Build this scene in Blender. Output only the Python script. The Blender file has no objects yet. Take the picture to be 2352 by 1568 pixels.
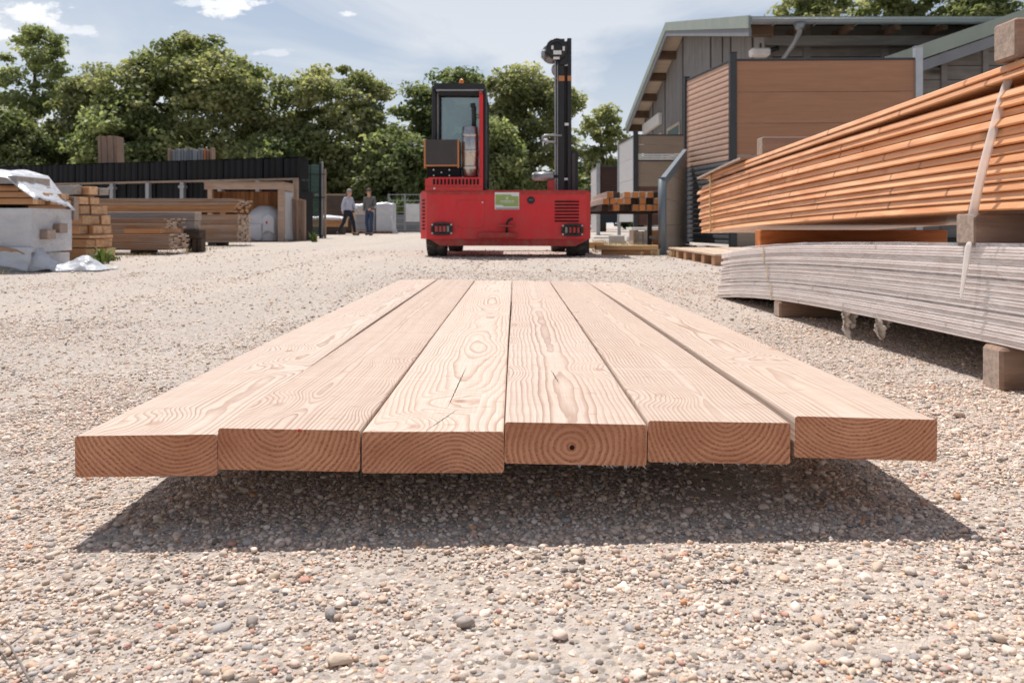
import bpy, bmesh, math, random
import numpy as np
from mathutils import Vector, Matrix

rnd = random.Random(7)
nrs = np.random.RandomState(11)
SC = bpy.context.scene
COL = SC.collection
PI = math.pi

# ------------------------------------------------------------------ camera
S = 0.000544          # metres per picture unit at one metre (picture taken as 2352 units wide)
EYE = 0.43            # camera height
HOR = 515.0           # picture row of the horizon
cam_d = bpy.data.cameras.new("camera")
cam = bpy.data.objects.new("camera", cam_d)
COL.objects.link(cam)
cam.location = (0, 0, EYE)
cam.rotation_euler = (PI / 2, 0, 0)
cam_d.sensor_width = 36.0
cam_d.lens = 36.0 / (2352 * S)
cam_d.shift_y = -(784.0 - HOR) / 2352.0
cam_d.clip_start = 0.05
cam_d.clip_end = 2000
cam_d.dof.use_dof = True
cam_d.dof.focus_distance = 1.45
cam_d.dof.aperture_fstop = 10.5
SC.camera = cam

# ------------------------------------------------------------------ sky, sun, exposure
SUN_TO = Vector((-0.24, 0.41, 1.0)).normalized()
wld = bpy.data.worlds.new("World")
SC.world = wld
wld.use_nodes = True
SKY_STRENGTH = 0.078
sun_d = bpy.data.lights.new("sun", 'SUN')
sun_d.energy = 4.1
sun_d.angle = math.radians(0.5)
sun_d.color = (1.0, 0.962, 0.925)
sun = bpy.data.objects.new("sun", sun_d)
COL.objects.link(sun)
sun.rotation_euler = SUN_TO.to_track_quat('Z', 'Y').to_euler()
sun.location = (-6, 10, 25)
SC.view_settings.view_transform = 'Standard'
SC.view_settings.look = 'None'
SC.view_settings.gamma = 1.0
SC.view_settings.use_curve_mapping = False
SC.view_settings.exposure = 0.36
try:
    SC.cycles.use_denoising = True
    SC.cycles.max_bounces = 8
    SC.cycles.transparent_max_bounces = 12
except Exception:
    pass


class NT:
    """small helper for node trees"""
    def __init__(self, tree):
        self.t = tree
        self.n = tree.nodes
        self.l = tree.links

    def put(self, sock, val):
        if isinstance(val, bpy.types.NodeSocket):
            self.l.new(val, sock)
        elif val is not None:
            if hasattr(sock, 'default_value'):
                dv = sock.default_value
                if hasattr(dv, '__len__') and not hasattr(val, '__len__'):
                    val = [val] * len(dv)
                if hasattr(dv, '__len__') and len(dv) == 4 and len(val) == 3:
                    val = (*val, 1.0)
                sock.default_value = val

    def node(self, typ, props=None, **ins):
        nd = self.n.new(typ)
        for k, v in (props or {}).items():
            setattr(nd, k, v)
        for k, v in ins.items():
            if k[0] == 'i' and k[1:].isdigit():
                self.put(nd.inputs[int(k[1:])], v)
            else:
                self.put(nd.inputs[k.replace('_', ' ')], v)
        return nd

    def math(self, op, a, b=None, c=None, clamp=False):
        nd = self.node('ShaderNodeMath', {'operation': op, 'use_clamp': clamp}, i0=a)
        if b is not None: self.put(nd.inputs[1], b)
        if c is not None: self.put(nd.inputs[2], c)
        return nd.outputs[0]

    def vmath(self, op, a, b=None):
        nd = self.node('ShaderNodeVectorMath', {'operation': op}, i0=a)
        if b is not None:
            if op == 'SCALE': self.put(nd.inputs[3], b)
            else: self.put(nd.inputs[1], b)
        return nd.outputs[0]

    def mix(self, f, a, b, blend='MIX'):
        nd = self.node('ShaderNodeMix', {'data_type': 'RGBA', 'blend_type': blend})
        self.put(nd.inputs[0], f); self.put(nd.inputs[6], a); self.put(nd.inputs[7], b)
        return nd.outputs[2]

    def ramp(self, f, stops, interp='LINEAR'):
        nd = self.node('ShaderNodeValToRGB', i0=f)
        cr = nd.color_ramp
        cr.interpolation = interp
        while len(cr.elements) < len(stops): cr.elements.new(0.5)
        for e, (p, c) in zip(cr.elements, stops):
            e.position = p
            e.color = (c, c, c, 1) if not hasattr(c, '__len__') else (*c[:3], 1)
        return nd.outputs[0]

    def noise(self, vec, scale, detail=2.0, rough=0.5, out=0, dist=0.0):
        nd = self.node('ShaderNodeTexNoise', None, Vector=vec, Scale=scale, Detail=detail, Roughness=rough, Distortion=dist)
        return nd.outputs[out]

    def vor(self, vec, scale, out=0, feature='F1', rand=1.0):
        nd = self.node('ShaderNodeTexVoronoi', {'feature': feature}, Vector=vec, Scale=scale, Randomness=rand)
        return nd.outputs[out]

    def sep(self, vec):
        return self.node('ShaderNodeSeparateXYZ', None, i0=vec).outputs

    def comb(self, x, y, z):
        return self.node('ShaderNodeCombineXYZ', None, i0=x, i1=y, i2=z).outputs[0]

    def mapv(self, vec, scale=(1, 1, 1), loc=(0, 0, 0), rot=(0, 0, 0)):
        nd = self.node('ShaderNodeMapping')
        self.put(nd.inputs[0], vec); nd.inputs[1].default_value = loc
        nd.inputs[2].default_value = rot; nd.inputs[3].default_value = scale
        return nd.outputs[0]

    def obj(self):
        return self.node('ShaderNodeTexCoord').outputs['Object']

    def rand(self):
        return self.node('ShaderNodeObjectInfo').outputs['Random']

    def attr(self, name, typ='GEOMETRY', out='Fac'):
        nd = self.n.new('ShaderNodeAttribute')
        nd.attribute_name = name; nd.attribute_type = typ
        return nd.outputs[out]

    def bump(self, h, strength=0.3, dist=0.01, normal=None):
        nd = self.node('ShaderNodeBump', None, Strength=strength, Distance=dist, Height=h)
        if normal is not None: self.put(nd.inputs['Normal'], normal)
        return nd.outputs[0]


def new_mat(name):
    m = bpy.data.materials.new(name)
    m.use_nodes = True
    nt = NT(m.node_tree)
    b = next(n for n in nt.n if n.type == 'BSDF_PRINCIPLED')
    return m, nt, b


def setb(nt, b, **kw):
    for k, v in kw.items():
        nt.put(b.inputs[k.replace('_', ' ')], v)


# world: clear-sky texture with thin cirrus and a few small cumulus
def build_world():
    nt = NT(wld.node_tree)
    bg = next(n for n in nt.n if n.type == 'BACKGROUND')
    sky = nt.node('ShaderNodeTexSky')
    sky.sky_type = 'NISHITA'
    sky.sun_disc = False
    sky.sun_elevation = math.asin(SUN_TO.z)
    sky.sun_rotation = math.atan2(SUN_TO.x, SUN_TO.y)
    sky.dust_density = 1.6
    sky.ozone_density = 1.2
    g = nt.node('ShaderNodeTexCoord').outputs['Generated']
    s = nt.sep(g)
    zc = nt.math('ADD', nt.math('MAXIMUM', s[2], 0.0), 0.09)
    px = nt.math('DIVIDE', s[0], zc)
    py = nt.math('DIVIDE', s[1], zc)
    p = nt.comb(px, py, 0.0)
    veil = nt.noise(nt.mapv(p, (0.80, 0.42, 1), (1.3, 2.2, 0)), 1.0, 6.0, 0.55, 0, 0.9)
    veil = nt.ramp(veil, [(0.40, 0.08), (0.58, 0.90)])
    hor = nt.ramp(nt.math('MAXIMUM', s[2], 0.0), [(0.0, 1.0), (0.10, 0.66), (0.20, 0.34), (0.32, 0.18), (1.0, 0.1)])
    thin = nt.ramp(nt.math('MAXIMUM', s[2], 0.0), [(0.0, 1.0), (0.22, 0.95), (0.6, 0.45), (1.0, 0.35)])
    veil = nt.math('MULTIPLY', nt.math('ADD', nt.math('MULTIPLY', veil, 0.85), 0.17), thin)
    fac = nt.math('MAXIMUM', veil, hor, clamp=True)
    col = nt.mix(fac, sky.outputs[0], (7.9, 8.25, 8.8))
    # small fair-weather cumulus low over the trees
    yy = nt.math('MAXIMUM', s[1], 0.05)
    gx = nt.math('DIVIDE', s[0], yy); gz_ = nt.math('DIVIDE', s[2], yy)
    ahead = nt.math('GREATER_THAN', s[1], 0.15)
    gv = nt.comb(gx, nt.math('MULTIPLY', gz_, 1.9), 0.0)
    n1 = nt.noise(gv, 24.0, 7.0, 0.62)
    n2 = nt.noise(nt.mapv(gv, (1, 1, 1), (4, 2, 0)), 5.5, 3.0, 0.5)
    tot = None
    for (cx, cz, rx, rz, k) in ((-0.605, 0.262, 0.050, 0.016, 1.0), (-0.66, 0.245, 0.06, 0.018, 1.0), (-0.545, 0.243, 0.030, 0.010, 0.6), (-0.345, 0.276, 0.050, 0.010, 1.0), (-0.365, 0.2625, 0.034, 0.007, 1.0),
                                (-0.40, 0.277, 0.025, 0.006, 0.7), (-0.206, 0.262, 0.013, 0.004, 0.8), (-0.43, 0.246, 0.015, 0.004, 0.5), (-0.30, 0.215, 0.03, 0.005, 0.4), (-0.9, 0.30, 0.10, 0.03, 1.0), (-1.2, 0.36, 0.12, 0.035, 1.0), (0.75, 0.33, 0.10, 0.02, 0.8), (0.2, 0.42, 0.10, 0.02, 0.9)):
        dx = nt.math('DIVIDE', nt.math('SUBTRACT', gx, cx), rx)
        dz = nt.math('DIVIDE', nt.math('SUBTRACT', gz_, cz), rz)
        d = nt.math('ADD', nt.math('MULTIPLY', dx, dx), nt.math('MULTIPLY', dz, dz))
        d = nt.math('ADD', d, nt.math('MULTIPLY', nt.math('SUBTRACT', n1, 0.5), 7.0))
        m = nt.math('MULTIPLY', nt.ramp(d, [(0.0, 1.0), (1.0, 0.0)], 'EASE'), k)
        tot = m if tot is None else nt.math('MAXIMUM', tot, m)
    cu = nt.math('MULTIPLY', tot, ahead)
    col = nt.mix(nt.math('MULTIPLY', cu, 0.9), col, nt.mix(n2, (9.4, 9.5, 9.8), (12.0, 12.0, 12.0)))
    nt.put(bg.inputs[0], col)
    bg.inputs[1].default_value = SKY_STRENGTH


build_world()


# ------------------------------------------------------------------ mesh building helpers
class MB:
    def __init__(self):
        self.v = []; self.f = []; self.m = []; self.s = []

    def add(self, vs, fs, mat=0, smooth=False, mtx=None):
        o = len(self.v)
        if mtx is not None:
            vs = [mtx @ Vector(p) for p in vs]
        self.v.extend([tuple(p) for p in vs])
        for f in fs:
            self.f.append([o + i for i in f]); self.m.append(mat); self.s.append(smooth)
        return self

    def box(self, x0, x1, y0, y1, z0, z1, bev=0.0, mat=0, mtx=None):
        c = Vector(((x0 + x1) / 2, (y0 + y1) / 2, (z0 + z1) / 2))
        h = Vector((abs(x1 - x0) / 2, abs(y1 - y0) / 2, abs(z1 - z0) / 2))
        if bev <= 0:
            vs = [c + Vector((sx * h.x, sy * h.y, sz * h.z)) for sx in (-1, 1) for sy in (-1, 1) for sz in (-1, 1)]
            fs = [(0, 1, 3, 2), (4, 6, 7, 5), (0, 4, 5, 1), (2, 3, 7, 6), (0, 2, 6, 4), (1, 5, 7, 3)]
            return self.add(vs, fs, mat, False, mtx)
        b = min(bev, h.x * 0.9, h.y * 0.9, h.z * 0.9)
        vs = []; idx = {}
        for sx in (-1, 1):
            for sy in (-1, 1):
                for sz in (-1, 1):
                    for a in range(3):
                        p = [sx * (h.x - b), sy * (h.y - b), sz * (h.z - b)]
                        p[a] = (sx * h.x, sy * h.y, sz * h.z)[a]
                        idx[(sx, sy, sz, a)] = len(vs)
                        vs.append(c + Vector(p))
        fs = []
        for a in range(3):
            o1, o2 = [k for k in range(3) if k != a]
            for s in (-1, 1):
                q = []
                for (p, r) in ((-1, -1), (1, -1), (1, 1), (-1, 1)):
                    k = [0, 0, 0]; k[a] = s; k[o1] = p; k[o2] = r
                    q.append(idx[(*k, a)])
                fs.append(q)
            for p in (-1, 1):
                for r in (-1, 1):
                    q = []
                    for (s, w) in ((-1, o1), (-1, o2), (1, o2), (1, o1)):
                        k = [0, 0, 0]; k[a] = s; k[o1] = p; k[o2] = r
                        q.append(idx[(*k, w)])
                    fs.append(q)
        for sx in (-1, 1):
            for sy in (-1, 1):
                for sz in (-1, 1):
                    fs.append([idx[(sx, sy, sz, a)] for a in range(3)])
        out = []
        for f in fs:
            a0, a1, a2 = vs[f[0]], vs[f[1]], vs[f[2]]
            n = (a1 - a0).cross(a2 - a0)
            fc = sum((vs[i] for i in f), Vector()) / len(f) - c
            out.append(list(f) if n.dot(fc) >= 0 else list(reversed(f)))
        return self.add(vs, out, mat, False, mtx)

    def prism(self, poly, axis, a, b, mat=0, mtx=None, smooth=False):
        """poly: 2-D outline in the two other axes (order x,y,z without axis), extruded from a to b"""
        n = len(poly); vs = []
        for t in (a, b):
            for p in poly:
                q = list(p); q.insert(axis, t); vs.append(Vector(q))
        fs = [list(range(n)), list(range(2 * n - 1, n - 1, -1))]
        for i in range(n):
            j = (i + 1) % n
            fs.append([i, n + i, n + j, j])
        ar = sum(poly[i][0] * poly[(i + 1) % n][1] - poly[(i + 1) % n][0] * poly[i][1] for i in range(n))
        flip = (ar > 0) != (axis == 1)
        if b < a: flip = not flip
        if flip: fs = [list(reversed(f)) for f in fs]
        o = len(self.f)
        self.add(vs, fs, mat, False, mtx)
        if smooth:
            for k in range(o + 2, len(self.f)): self.s[k] = True
        return self

    def cyl(self, p0, p1, r0, r1=None, n=16, mat=0, caps=True, mtx=None):
        p0 = Vector(p0); p1 = Vector(p1)
        if r1 is None: r1 = r0
        d = (p1 - p0).normalized()
        u = d.orthogonal().normalized(); w = d.cross(u)
        vs = []
        for (p, r) in ((p0, r0), (p1, r1)):
            for i in range(n):
                a = 2 * PI * i / n
                vs.append(p + u * math.cos(a) * r + w * math.sin(a) * r)
        o = len(self.f)
        fs = [[i, (i + 1) % n, n + (i + 1) % n, n + i] for i in range(n)]
        self.add(vs, fs, mat, True, mtx)
        if caps:
            k = len(self.v) - 2 * n
            self.f.append([k + i for i in reversed(range(n))]); self.m.append(mat); self.s.append(False)
            self.f.append([k + n + i for i in range(n)]); self.m.append(mat); self.s.append(False)
        return self

    def lathe(self, prof, n=24, axis=2, mat=0, mtx=None):
        vs = []; k = len(prof)
        for i in range(n):
            a = 2 * PI * i / n
            for (r, z) in prof:
                q = [r * math.cos(a), r * math.sin(a)]
                q.insert(axis, z); vs.append(Vector(q))
        fs = []
        for i in range(n):
            j = (i + 1) % n
            for t in range(k - 1):
                q = [i * k + t, j * k + t, j * k + t + 1, i * k + t + 1]
                fs.append(q if axis != 1 else q[::-1])
        return self.add(vs, fs, mat, True, mtx)

    def tube(self, pts, r, n=8, mat=0, taper=None):
        pts = [Vector(p) for p in pts]
        rings = []
        for i, p in enumerate(pts):
            d = (pts[min(i + 1, len(pts) - 1)] - pts[max(i - 1, 0)]).normalized()
            u = d.cross(Vector((0.13, 0.31, 0.94)))
            if u.length < 1e-4: u = d.orthogonal()
            u.normalize(); w = d.cross(u)
            rr = r if taper is None else r + (taper - r) * i / (len(pts) - 1)
            rings.append([p + (u * math.cos(2 * PI * k / n) + w * math.sin(2 * PI * k / n)) * rr for k in range(n)])
        vs = [p for ring in rings for p in ring]; fs = []
        for i in range(len(pts) - 1):
            for k in range(n):
                fs.append([i * n + k, i * n + (k + 1) % n, (i + 1) * n + (k + 1) % n, (i + 1) * n + k])
        fs.append(list(reversed(range(n)))); fs.append([(len(pts) - 1) * n + k for k in range(n)])
        return self.add(vs, fs, mat, True)

    def grid(self, fn, nu, nv, mat=0, smooth=True):
        vs = [fn(i / (nu - 1), j / (nv - 1)) for i in range(nu) for j in range(nv)]
        fs = [[i * nv + j, (i + 1) * nv + j, (i + 1) * nv + j + 1, i * nv + j + 1] for i in range(nu - 1) for j in range(nv - 1)]
        return self.add(vs, fs, mat, smooth)

    def sphere(self, c, rx, ry=None, rz=None, nu=12, nv=8, mat=0):
        ry = rx if ry is None else ry; rz = rx if rz is None else rz
        c = Vector(c); vs = [c + Vector((0, 0, rz))]
        for i in range(1, nv):
            t = PI * i / nv
            for k in range(nu):
                a = 2 * PI * k / nu
                vs.append(c + Vector((rx * math.sin(t) * math.cos(a), ry * math.sin(t) * math.sin(a), rz * math.cos(t))))
        vs.append(c - Vector((0, 0, rz))); fs = []
        for k in range(nu): fs.append([0, 1 + k, 1 + (k + 1) % nu])
        for i in range(nv - 2):
            for k in range(nu):
                a = 1 + i * nu; fs.append([a + k, a + nu + k, a + nu + (k + 1) % nu, a + (k + 1) % nu])
        L = len(vs) - 1; a = 1 + (nv - 2) * nu
        for k in range(nu): fs.append([L, a + (k + 1) % nu, a + k])
        return self.add(vs, fs, mat, True)

    def mesh(self, name, mats):
        me = bpy.data.meshes.new(name)
        me.from_pydata(self.v, [], self.f)
        for m in (mats if isinstance(mats, (list, tuple)) else [mats]): me.materials.append(m)
        me.polygons.foreach_set('material_index', self.m)
        me.polygons.foreach_set('use_smooth', self.s)
        if len(self.f) < 6000:
            bm = bmesh.new(); bm.from_mesh(me)
            bmesh.ops.recalc_face_normals(bm, faces=bm.faces)
            bm.to_mesh(me); bm.free()
        me.update()
        return me


def tag(o, label=None, cat=None, group=None, kind=None):
    if label: o['label'] = label
    if cat: o['category'] = cat
    if group: o['group'] = group
    if kind: o['kind'] = kind
    return o


def thing(name, label, cat, loc=(0, 0, 0), rz=0.0, group=None):
    o = bpy.data.objects.new(name, None)
    o.empty_display_size = 0.2
    COL.objects.link(o)
    o.location = loc; o.rotation_euler = (0, 0, rz)
    return tag(o, label, cat, group)


def ob(name, mb, mats, parent=None, loc=(0, 0, 0), rz=0.0, label=None, cat=None, group=None, kind=None):
    me = mb if isinstance(mb, bpy.types.Mesh) else mb.mesh(name, mats)
    o = bpy.data.objects.new(name, me)
    COL.objects.link(o)
    o.location = loc
    o.rotation_euler = rz if hasattr(rz, '__len__') else (0, 0, rz)
    if parent is not None: o.parent = parent
    return tag(o, label, cat, group, kind)


def copy_tree(o, parent=None):
    c = o.copy(); COL.objects.link(c)
    if parent is not None: c.parent = parent
    for ch in list(o.children): copy_tree(ch, c)
    return c


from mathutils import noise as mno


def crease(p, f, seed):
    """sharp-folded crumple in -1..1"""
    q = Vector((p[0] * f + seed * 3.7, p[1] * f + seed * 1.3, p[2] * f - seed * 2.1))
    a = abs(mno.noise(q)); b_ = abs(mno.noise(q * 2.3 + Vector((5, 1, 7)))); c = abs(mno.noise(q * 5.1))
    return (a * 1.6 + b_ * 0.8 + c * 0.35) - 0.75


def at(u, v, Y):
    return Vector(((u - 1176) * S * Y, Y, EYE - (v - HOR) * S * Y))


def ux(u, Y): return (u - 1176) * S * Y
def vz(v, Y): return EYE - (v - HOR) * S * Y
def BX(*a, bev=0.0): return MB().box(*a, bev=bev)


# ------------------------------------------------------------------ materials
def timber(name, base, dark, axis=1, scale=1.0, rough=0.7, var=0.25, knots=0.5, bump=0.25, spec=0.3, grey=0.0, end=None, ksize=1.0, edge_knots=0.0):
    m, nt, b = new_mat(name)
    co = nt.obj()
    r = nt.rand()
    off = nt.comb(nt.math('MULTIPLY', r, 17.0), nt.math('MULTIPLY', r, 31.0), nt.math('MULTIPLY', r, 7.0))
    v = nt.vmath('ADD', co, off)
    sc = [26 * scale] * 3; sc[axis] = 1.1 * scale
    warp = nt.noise(v, 2.2 * scale, 2.0)
    vv = nt.mapv(v, tuple(sc))
    vv = nt.vmath('ADD', vv, nt.comb(nt.math('MULTIPLY', warp, 3.0), nt.math('MULTIPLY', warp, 3.0), nt.math('MULTIPLY', warp, 3.0)))
    g = nt.noise(vv, 1.0, 4.0, 0.6)
    sc2 = [150 * scale] * 3; sc2[axis] = 5 * scale
    f = nt.noise(nt.mapv(v, tuple(sc2)), 1.0, 2.0)
    fac = nt.ramp(g, [(0.34, 0.0), (0.68, 1.0)])
    col = nt.mix(fac, base, dark)
    col = nt.mix(nt.math('MULTIPLY', nt.ramp(f, [(0.3, 1), (0.7, 0)]), 0.25), col, tuple(c * 0.62 for c in dark))
    if grey > 0:
        gn = nt.ramp(nt.noise(v, 3.0, 4.0), [(0.4, 0.0), (0.65, grey)])
        col = nt.mix(gn, col, (0.30, 0.27, 0.25))
    if knots > 0:
        ks = [9.0 * scale] * 3; ks[axis] = 3.2 * scale
        vo = nt.node('ShaderNodeTexVoronoi', None, Vector=nt.mapv(v, tuple(ks)), Scale=1.0)
        pres = nt.math('GREATER_THAN', nt.sep(vo.outputs[1])[0], 1.0 - knots * 0.5)
        k = nt.math('MULTIPLY', nt.ramp(vo.outputs[0], [(0.05 * ksize, 1.0), (0.20 * ksize, 0.0)]), pres)
        col = nt.mix(nt.math('MULTIPLY', k, 0.85), col, tuple(c * 0.28 for c in dark))
    if edge_knots > 0:
        al = nt.sep(co)[axis]
        kv = nt.node('ShaderNodeTexVoronoi', {'voronoi_dimensions': '1D'}, W=nt.math('ADD', nt.math('MULTIPLY', al, 4.2), nt.math('MULTIPLY', r, 91.0)), Scale=1.0)
        kd = nt.math('ADD', kv.outputs[0], nt.math('MULTIPLY', nt.math('SUBTRACT', nt.noise(v, 95.0, 3.0), 0.5), 0.07))
        ksep = nt.sep(kv.outputs[1])
        kk = nt.math('MULTIPLY', nt.ramp(kd, [(0.010, 1.0), (0.040, 0.0)]), nt.math('GREATER_THAN', ksep[0], 1.0 - edge_knots))
        col = nt.mix(nt.math('MULTIPLY', kk, nt.math('MULTIPLY_ADD', ksep[1], 0.5, 0.45)), col, tuple(c * q for c, q in zip(dark, (0.30, 0.20, 0.16))))
    if end is not None:
        nn = nt.sep(nt.node('ShaderNodeTexCoord').outputs['Normal'])[axis]
        em = nt.math('GREATER_THAN', nt.math('ABSOLUTE', nn), 0.75)
        sp = nt.noise(v, 60.0 * scale, 4.0, 0.65)
        ec = nt.mix(nt.ramp(sp, [(0.35, 0.0), (0.65, 1.0)]), tuple(c * 0.72 for c in end), tuple(min(1, c * 1.12) for c in end))
        col = nt.mix(em, col, ec)
    br = nt.math('MULTIPLY_ADD', nt.rand(), var, 1.0 - var / 2)
    col = nt.mix(1.0, col, nt.comb(br, br, br), 'MULTIPLY')
    setb(nt, b, Base_Color=col, Roughness=rough, Specular_IOR_Level=spec,
         Normal=nt.bump(nt.math('ADD', g, nt.math('MULTIPLY', f, 0.6)), bump, 0.004))
    return m


def plain(name, col, rough=0.5, metal=0.0, spec=0.4, dirt=0.0, dirtcol=(0.28, 0.23, 0.18), nscale=4.0, bump=0.0, var=0.0):
    m, nt, b = new_mat(name)
    co = nt.obj()
    n = nt.noise(co, nscale, 6.0, 0.62)
    c = nt.mix(nt.ramp(n, [(0.3, 0.0), (0.7, 1.0)]), tuple(x * 0.88 for x in col), tuple(min(1, x * 1.08) for x in col))
    if dirt > 0:
        d = nt.noise(nt.mapv(co, (1, 1, 0.5)), nscale * 2.3, 7.0, 0.7)
        c = nt.mix(nt.math('MULTIPLY', nt.ramp(d, [(0.45, 0.0), (0.75, 1.0)]), dirt), c, dirtcol)
    if var > 0:
        br = nt.math('MULTIPLY_ADD', nt.rand(), var, 1.0 - var / 2)
        c = nt.mix(1.0, c, nt.comb(br, br, br), 'MULTIPLY')
    rg = nt.math('MULTIPLY_ADD', n, 0.25, rough - 0.12)
    setb(nt, b, Base_Color=c, Roughness=rg, Metallic=metal, Specular_IOR_Level=spec)
    if bump > 0:
        setb(nt, b, Normal=nt.bump(nt.noise(co, nscale * 12, 3.0), bump, 0.003))
    return m


def film(name, col, clear, rough=0.22, trans=0.25, wr=0.8):
    """thin plastic sheet: partly see-through, shiny, wrinkled"""
    m, nt, b = new_mat(name)
    co = nt.obj()
    n = nt.noise(nt.mapv(co, (1.0, 1.0, 1.6)), 7.0, 6.0, 0.6, 0, 1.2)
    setb(nt, b, Base_Color=col, Roughness=rough, Specular_IOR_Level=0.6, Normal=nt.bump(n, wr, 0.03))
    tr = nt.node('ShaderNodeBsdfTransparent')
    tl = nt.node('ShaderNodeBsdfTranslucent', None, Color=col)
    mx0 = nt.node('ShaderNodeMixShader', None, i0=trans); nt.put(mx0.inputs[1], b.outputs[0]); nt.put(mx0.inputs[2], tl.outputs[0])
    mx = nt.node('ShaderNodeMixShader')
    nt.put(mx.inputs[0], nt.math('MULTIPLY', nt.ramp(n, [(0.25, 1.0), (0.80, 0.80)]), clear))
    nt.put(mx.inputs[1], mx0.outputs[0]); nt.put(mx.inputs[2], tr.outputs[0])
    out = next(x for x in nt.n if x.type == 'OUTPUT_MATERIAL')
    nt.put(out.inputs[0], mx.outputs[0])
    return m


def glass(name, col=(0.72, 0.85, 0.86), clear=0.70):
    m, nt, b = new_mat(name)
    tr = nt.node('ShaderNodeBsdfTransparent', None, Color=col)
    gl = nt.node('ShaderNodeBsdfGlossy', None, Color=(0.9, 0.95, 0.95), Roughness=0.06)
    df = nt.node('ShaderNodeBsdfDiffuse', None, Color=(0.35, 0.45, 0.46))
    m0 = nt.node('ShaderNodeMixShader', None, i0=0.55); nt.put(m0.inputs[1], gl.outputs[0]); nt.put(m0.inputs[2], df.outputs[0])
    mx = nt.node('ShaderNodeMixShader', None, i0=clear); nt.put(mx.inputs[1], m0.outputs[0]); nt.put(mx.inputs[2], tr.outputs[0])
    out = next(x for x in nt.n if x.type == 'OUTPUT_MATERIAL')
    nt.put(out.inputs[0], mx.outputs[0])
    return m


M = {}
M['orange_board'] = timber('orange_board', (0.87, 0.48, 0.25), (0.62, 0.26, 0.10), 1, 1.0, 0.36, 0.30, 0.3, 0.3, 0.5, edge_knots=0.34)
M['silver_board'] = timber('silver_board', (0.80, 0.70, 0.645), (0.69, 0.595, 0.545), 1, 1.0, 0.45, 0.26, 0.1, 0.2, 0.4, edge_knots=0.12)
M['bearer'] = timber('bearer', (0.36, 0.24, 0.17), (0.20, 0.12, 0.08), 0, 1.0, 0.8, 0.3, 0.3, 0.4, 0.2, 0.35, end=(0.40, 0.31, 0.25))
M['bearer_red'] = timber('bearer_red', (0.62, 0.22, 0.07), (0.42, 0.12, 0.03), 0, 1.0, 0.6, 0.1, 0.3, 0.3, 0.3)
M['beam'] = timber('beam', (0.46, 0.24, 0.11), (0.30, 0.145, 0.06), 1, 0.5, 0.75, 0.5, 0.3, 0.3, 0.25, 0.25)
M['beam_x'] = timber('beam_x', (0.50, 0.26, 0.12), (0.34, 0.16, 0.065), 0, 0.5, 0.75, 0.4, 0.3, 0.3, 0.25, 0.1, end=(0.60, 0.38, 0.22))
M['grey_beam'] = timber('grey_beam', (0.36, 0.34, 0.33), (0.25, 0.22, 0.20), 0, 0.5, 0.8, 0.3, 0.2, 0.3, 0.25, end=(0.44, 0.38, 0.32))
M['brown_board'] = timber('brown_board', (0.42, 0.26, 0.16), (0.28, 0.15, 0.085), 0, 0.6, 0.75, 0.5, 0.3, 0.3, 0.25, 0.5, end=(0.52, 0.41, 0.32))
M['brown_board_z'] = timber('brown_board_z', (0.36, 0.24, 0.17), (0.24, 0.15, 0.10), 2, 0.6, 0.8, 0.4, 0.2, 0.3, 0.2, 0.4)
M['grey_board_z'] = timber('grey_board_z', (0.30, 0.31, 0.33), (0.22, 0.22, 0.23), 2, 0.6, 0.8, 0.5, 0.1, 0.3, 0.2)
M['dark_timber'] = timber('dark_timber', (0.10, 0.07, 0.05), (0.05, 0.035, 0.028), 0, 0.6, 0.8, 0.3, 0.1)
M['post_side'] = timber('post_side', (0.62, 0.50, 0.42), (0.46, 0.35, 0.28), 1, 0.6, 0.7, 0.3, 0.2)
M['post_end'] = plain('post_end', (0.62, 0.24, 0.07), 0.75, 0, 0.2, 0.35, (0.40, 0.15, 0.05), 18.0, 0.4, 0.35)
M['post_end_dark'] = plain('post_end_dark', (0.075, 0.05, 0.04), 0.8, 0, 0.2, 0.4, (0.03, 0.02, 0.02), 14.0, 0.4, 0.4)
M['yellow_beam'] = timber('yellow_beam', (0.62, 0.40, 0.20), (0.45, 0.26, 0.11), 0, 0.5, 0.7, 0.3, 0.3)
M['pallet_wood'] = timber('pallet_wood', (0.62, 0.48, 0.37), (0.45, 0.32, 0.22), 1, 0.7, 0.75, 0.25, 0.2, 0.3, 0.2)
M['pallet_block'] = timber('pallet_block', (0.52, 0.29, 0.17), (0.36, 0.19, 0.10), 0, 0.8, 0.75, 0.35, 0.2)
M['shed_wood'] = timber('shed_wood', (0.50, 0.36, 0.27), (0.36, 0.24, 0.17), 0, 0.5, 0.75, 0.2, 0.3, 0.3, 0.2, 0.3)
M['shed_board'] = timber('shed_board', (0.44, 0.22, 0.10), (0.27, 0.12, 0.05), 2, 0.5, 0.75, 0.45, 0.3)
M['barn_board'] = timber('barn_board', (0.25, 0.24, 0.235), (0.165, 0.16, 0.155), 2, 0.25, 0.85, 0.25, 0.1, 0.4, 0.2, 0.2)
M['barn_board_x'] = timber('barn_board_x', (0.21, 0.195, 0.18), (0.12, 0.11, 0.10), 0, 0.25, 0.85, 0.3, 0.1, 0.4, 0.2, 0.2)
M['barn_batten'] = plain('barn_batten', (0.055, 0.057, 0.06), 0.8)
M['barn_frame'] = timber('barn_frame', (0.24, 0.225, 0.215), (0.16, 0.15, 0.14), 0, 0.3, 0.85, 0.2, 0.0)
M['soffit'] = timber('soffit', (0.55, 0.46, 0.37), (0.44, 0.36, 0.28), 0, 0.3, 0.7, 0.15, 0.1)
M['purlin'] = timber('purlin', (0.17, 0.11, 0.075), (0.10, 0.065, 0.045), 0, 0.4, 0.8, 0.2, 0.0)
M['roof_green'] = plain('roof_green', (0.27, 0.31, 0.27), 0.6, 0.0, 0.3, 0.2, (0.17, 0.17, 0.14), 1.5)
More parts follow.
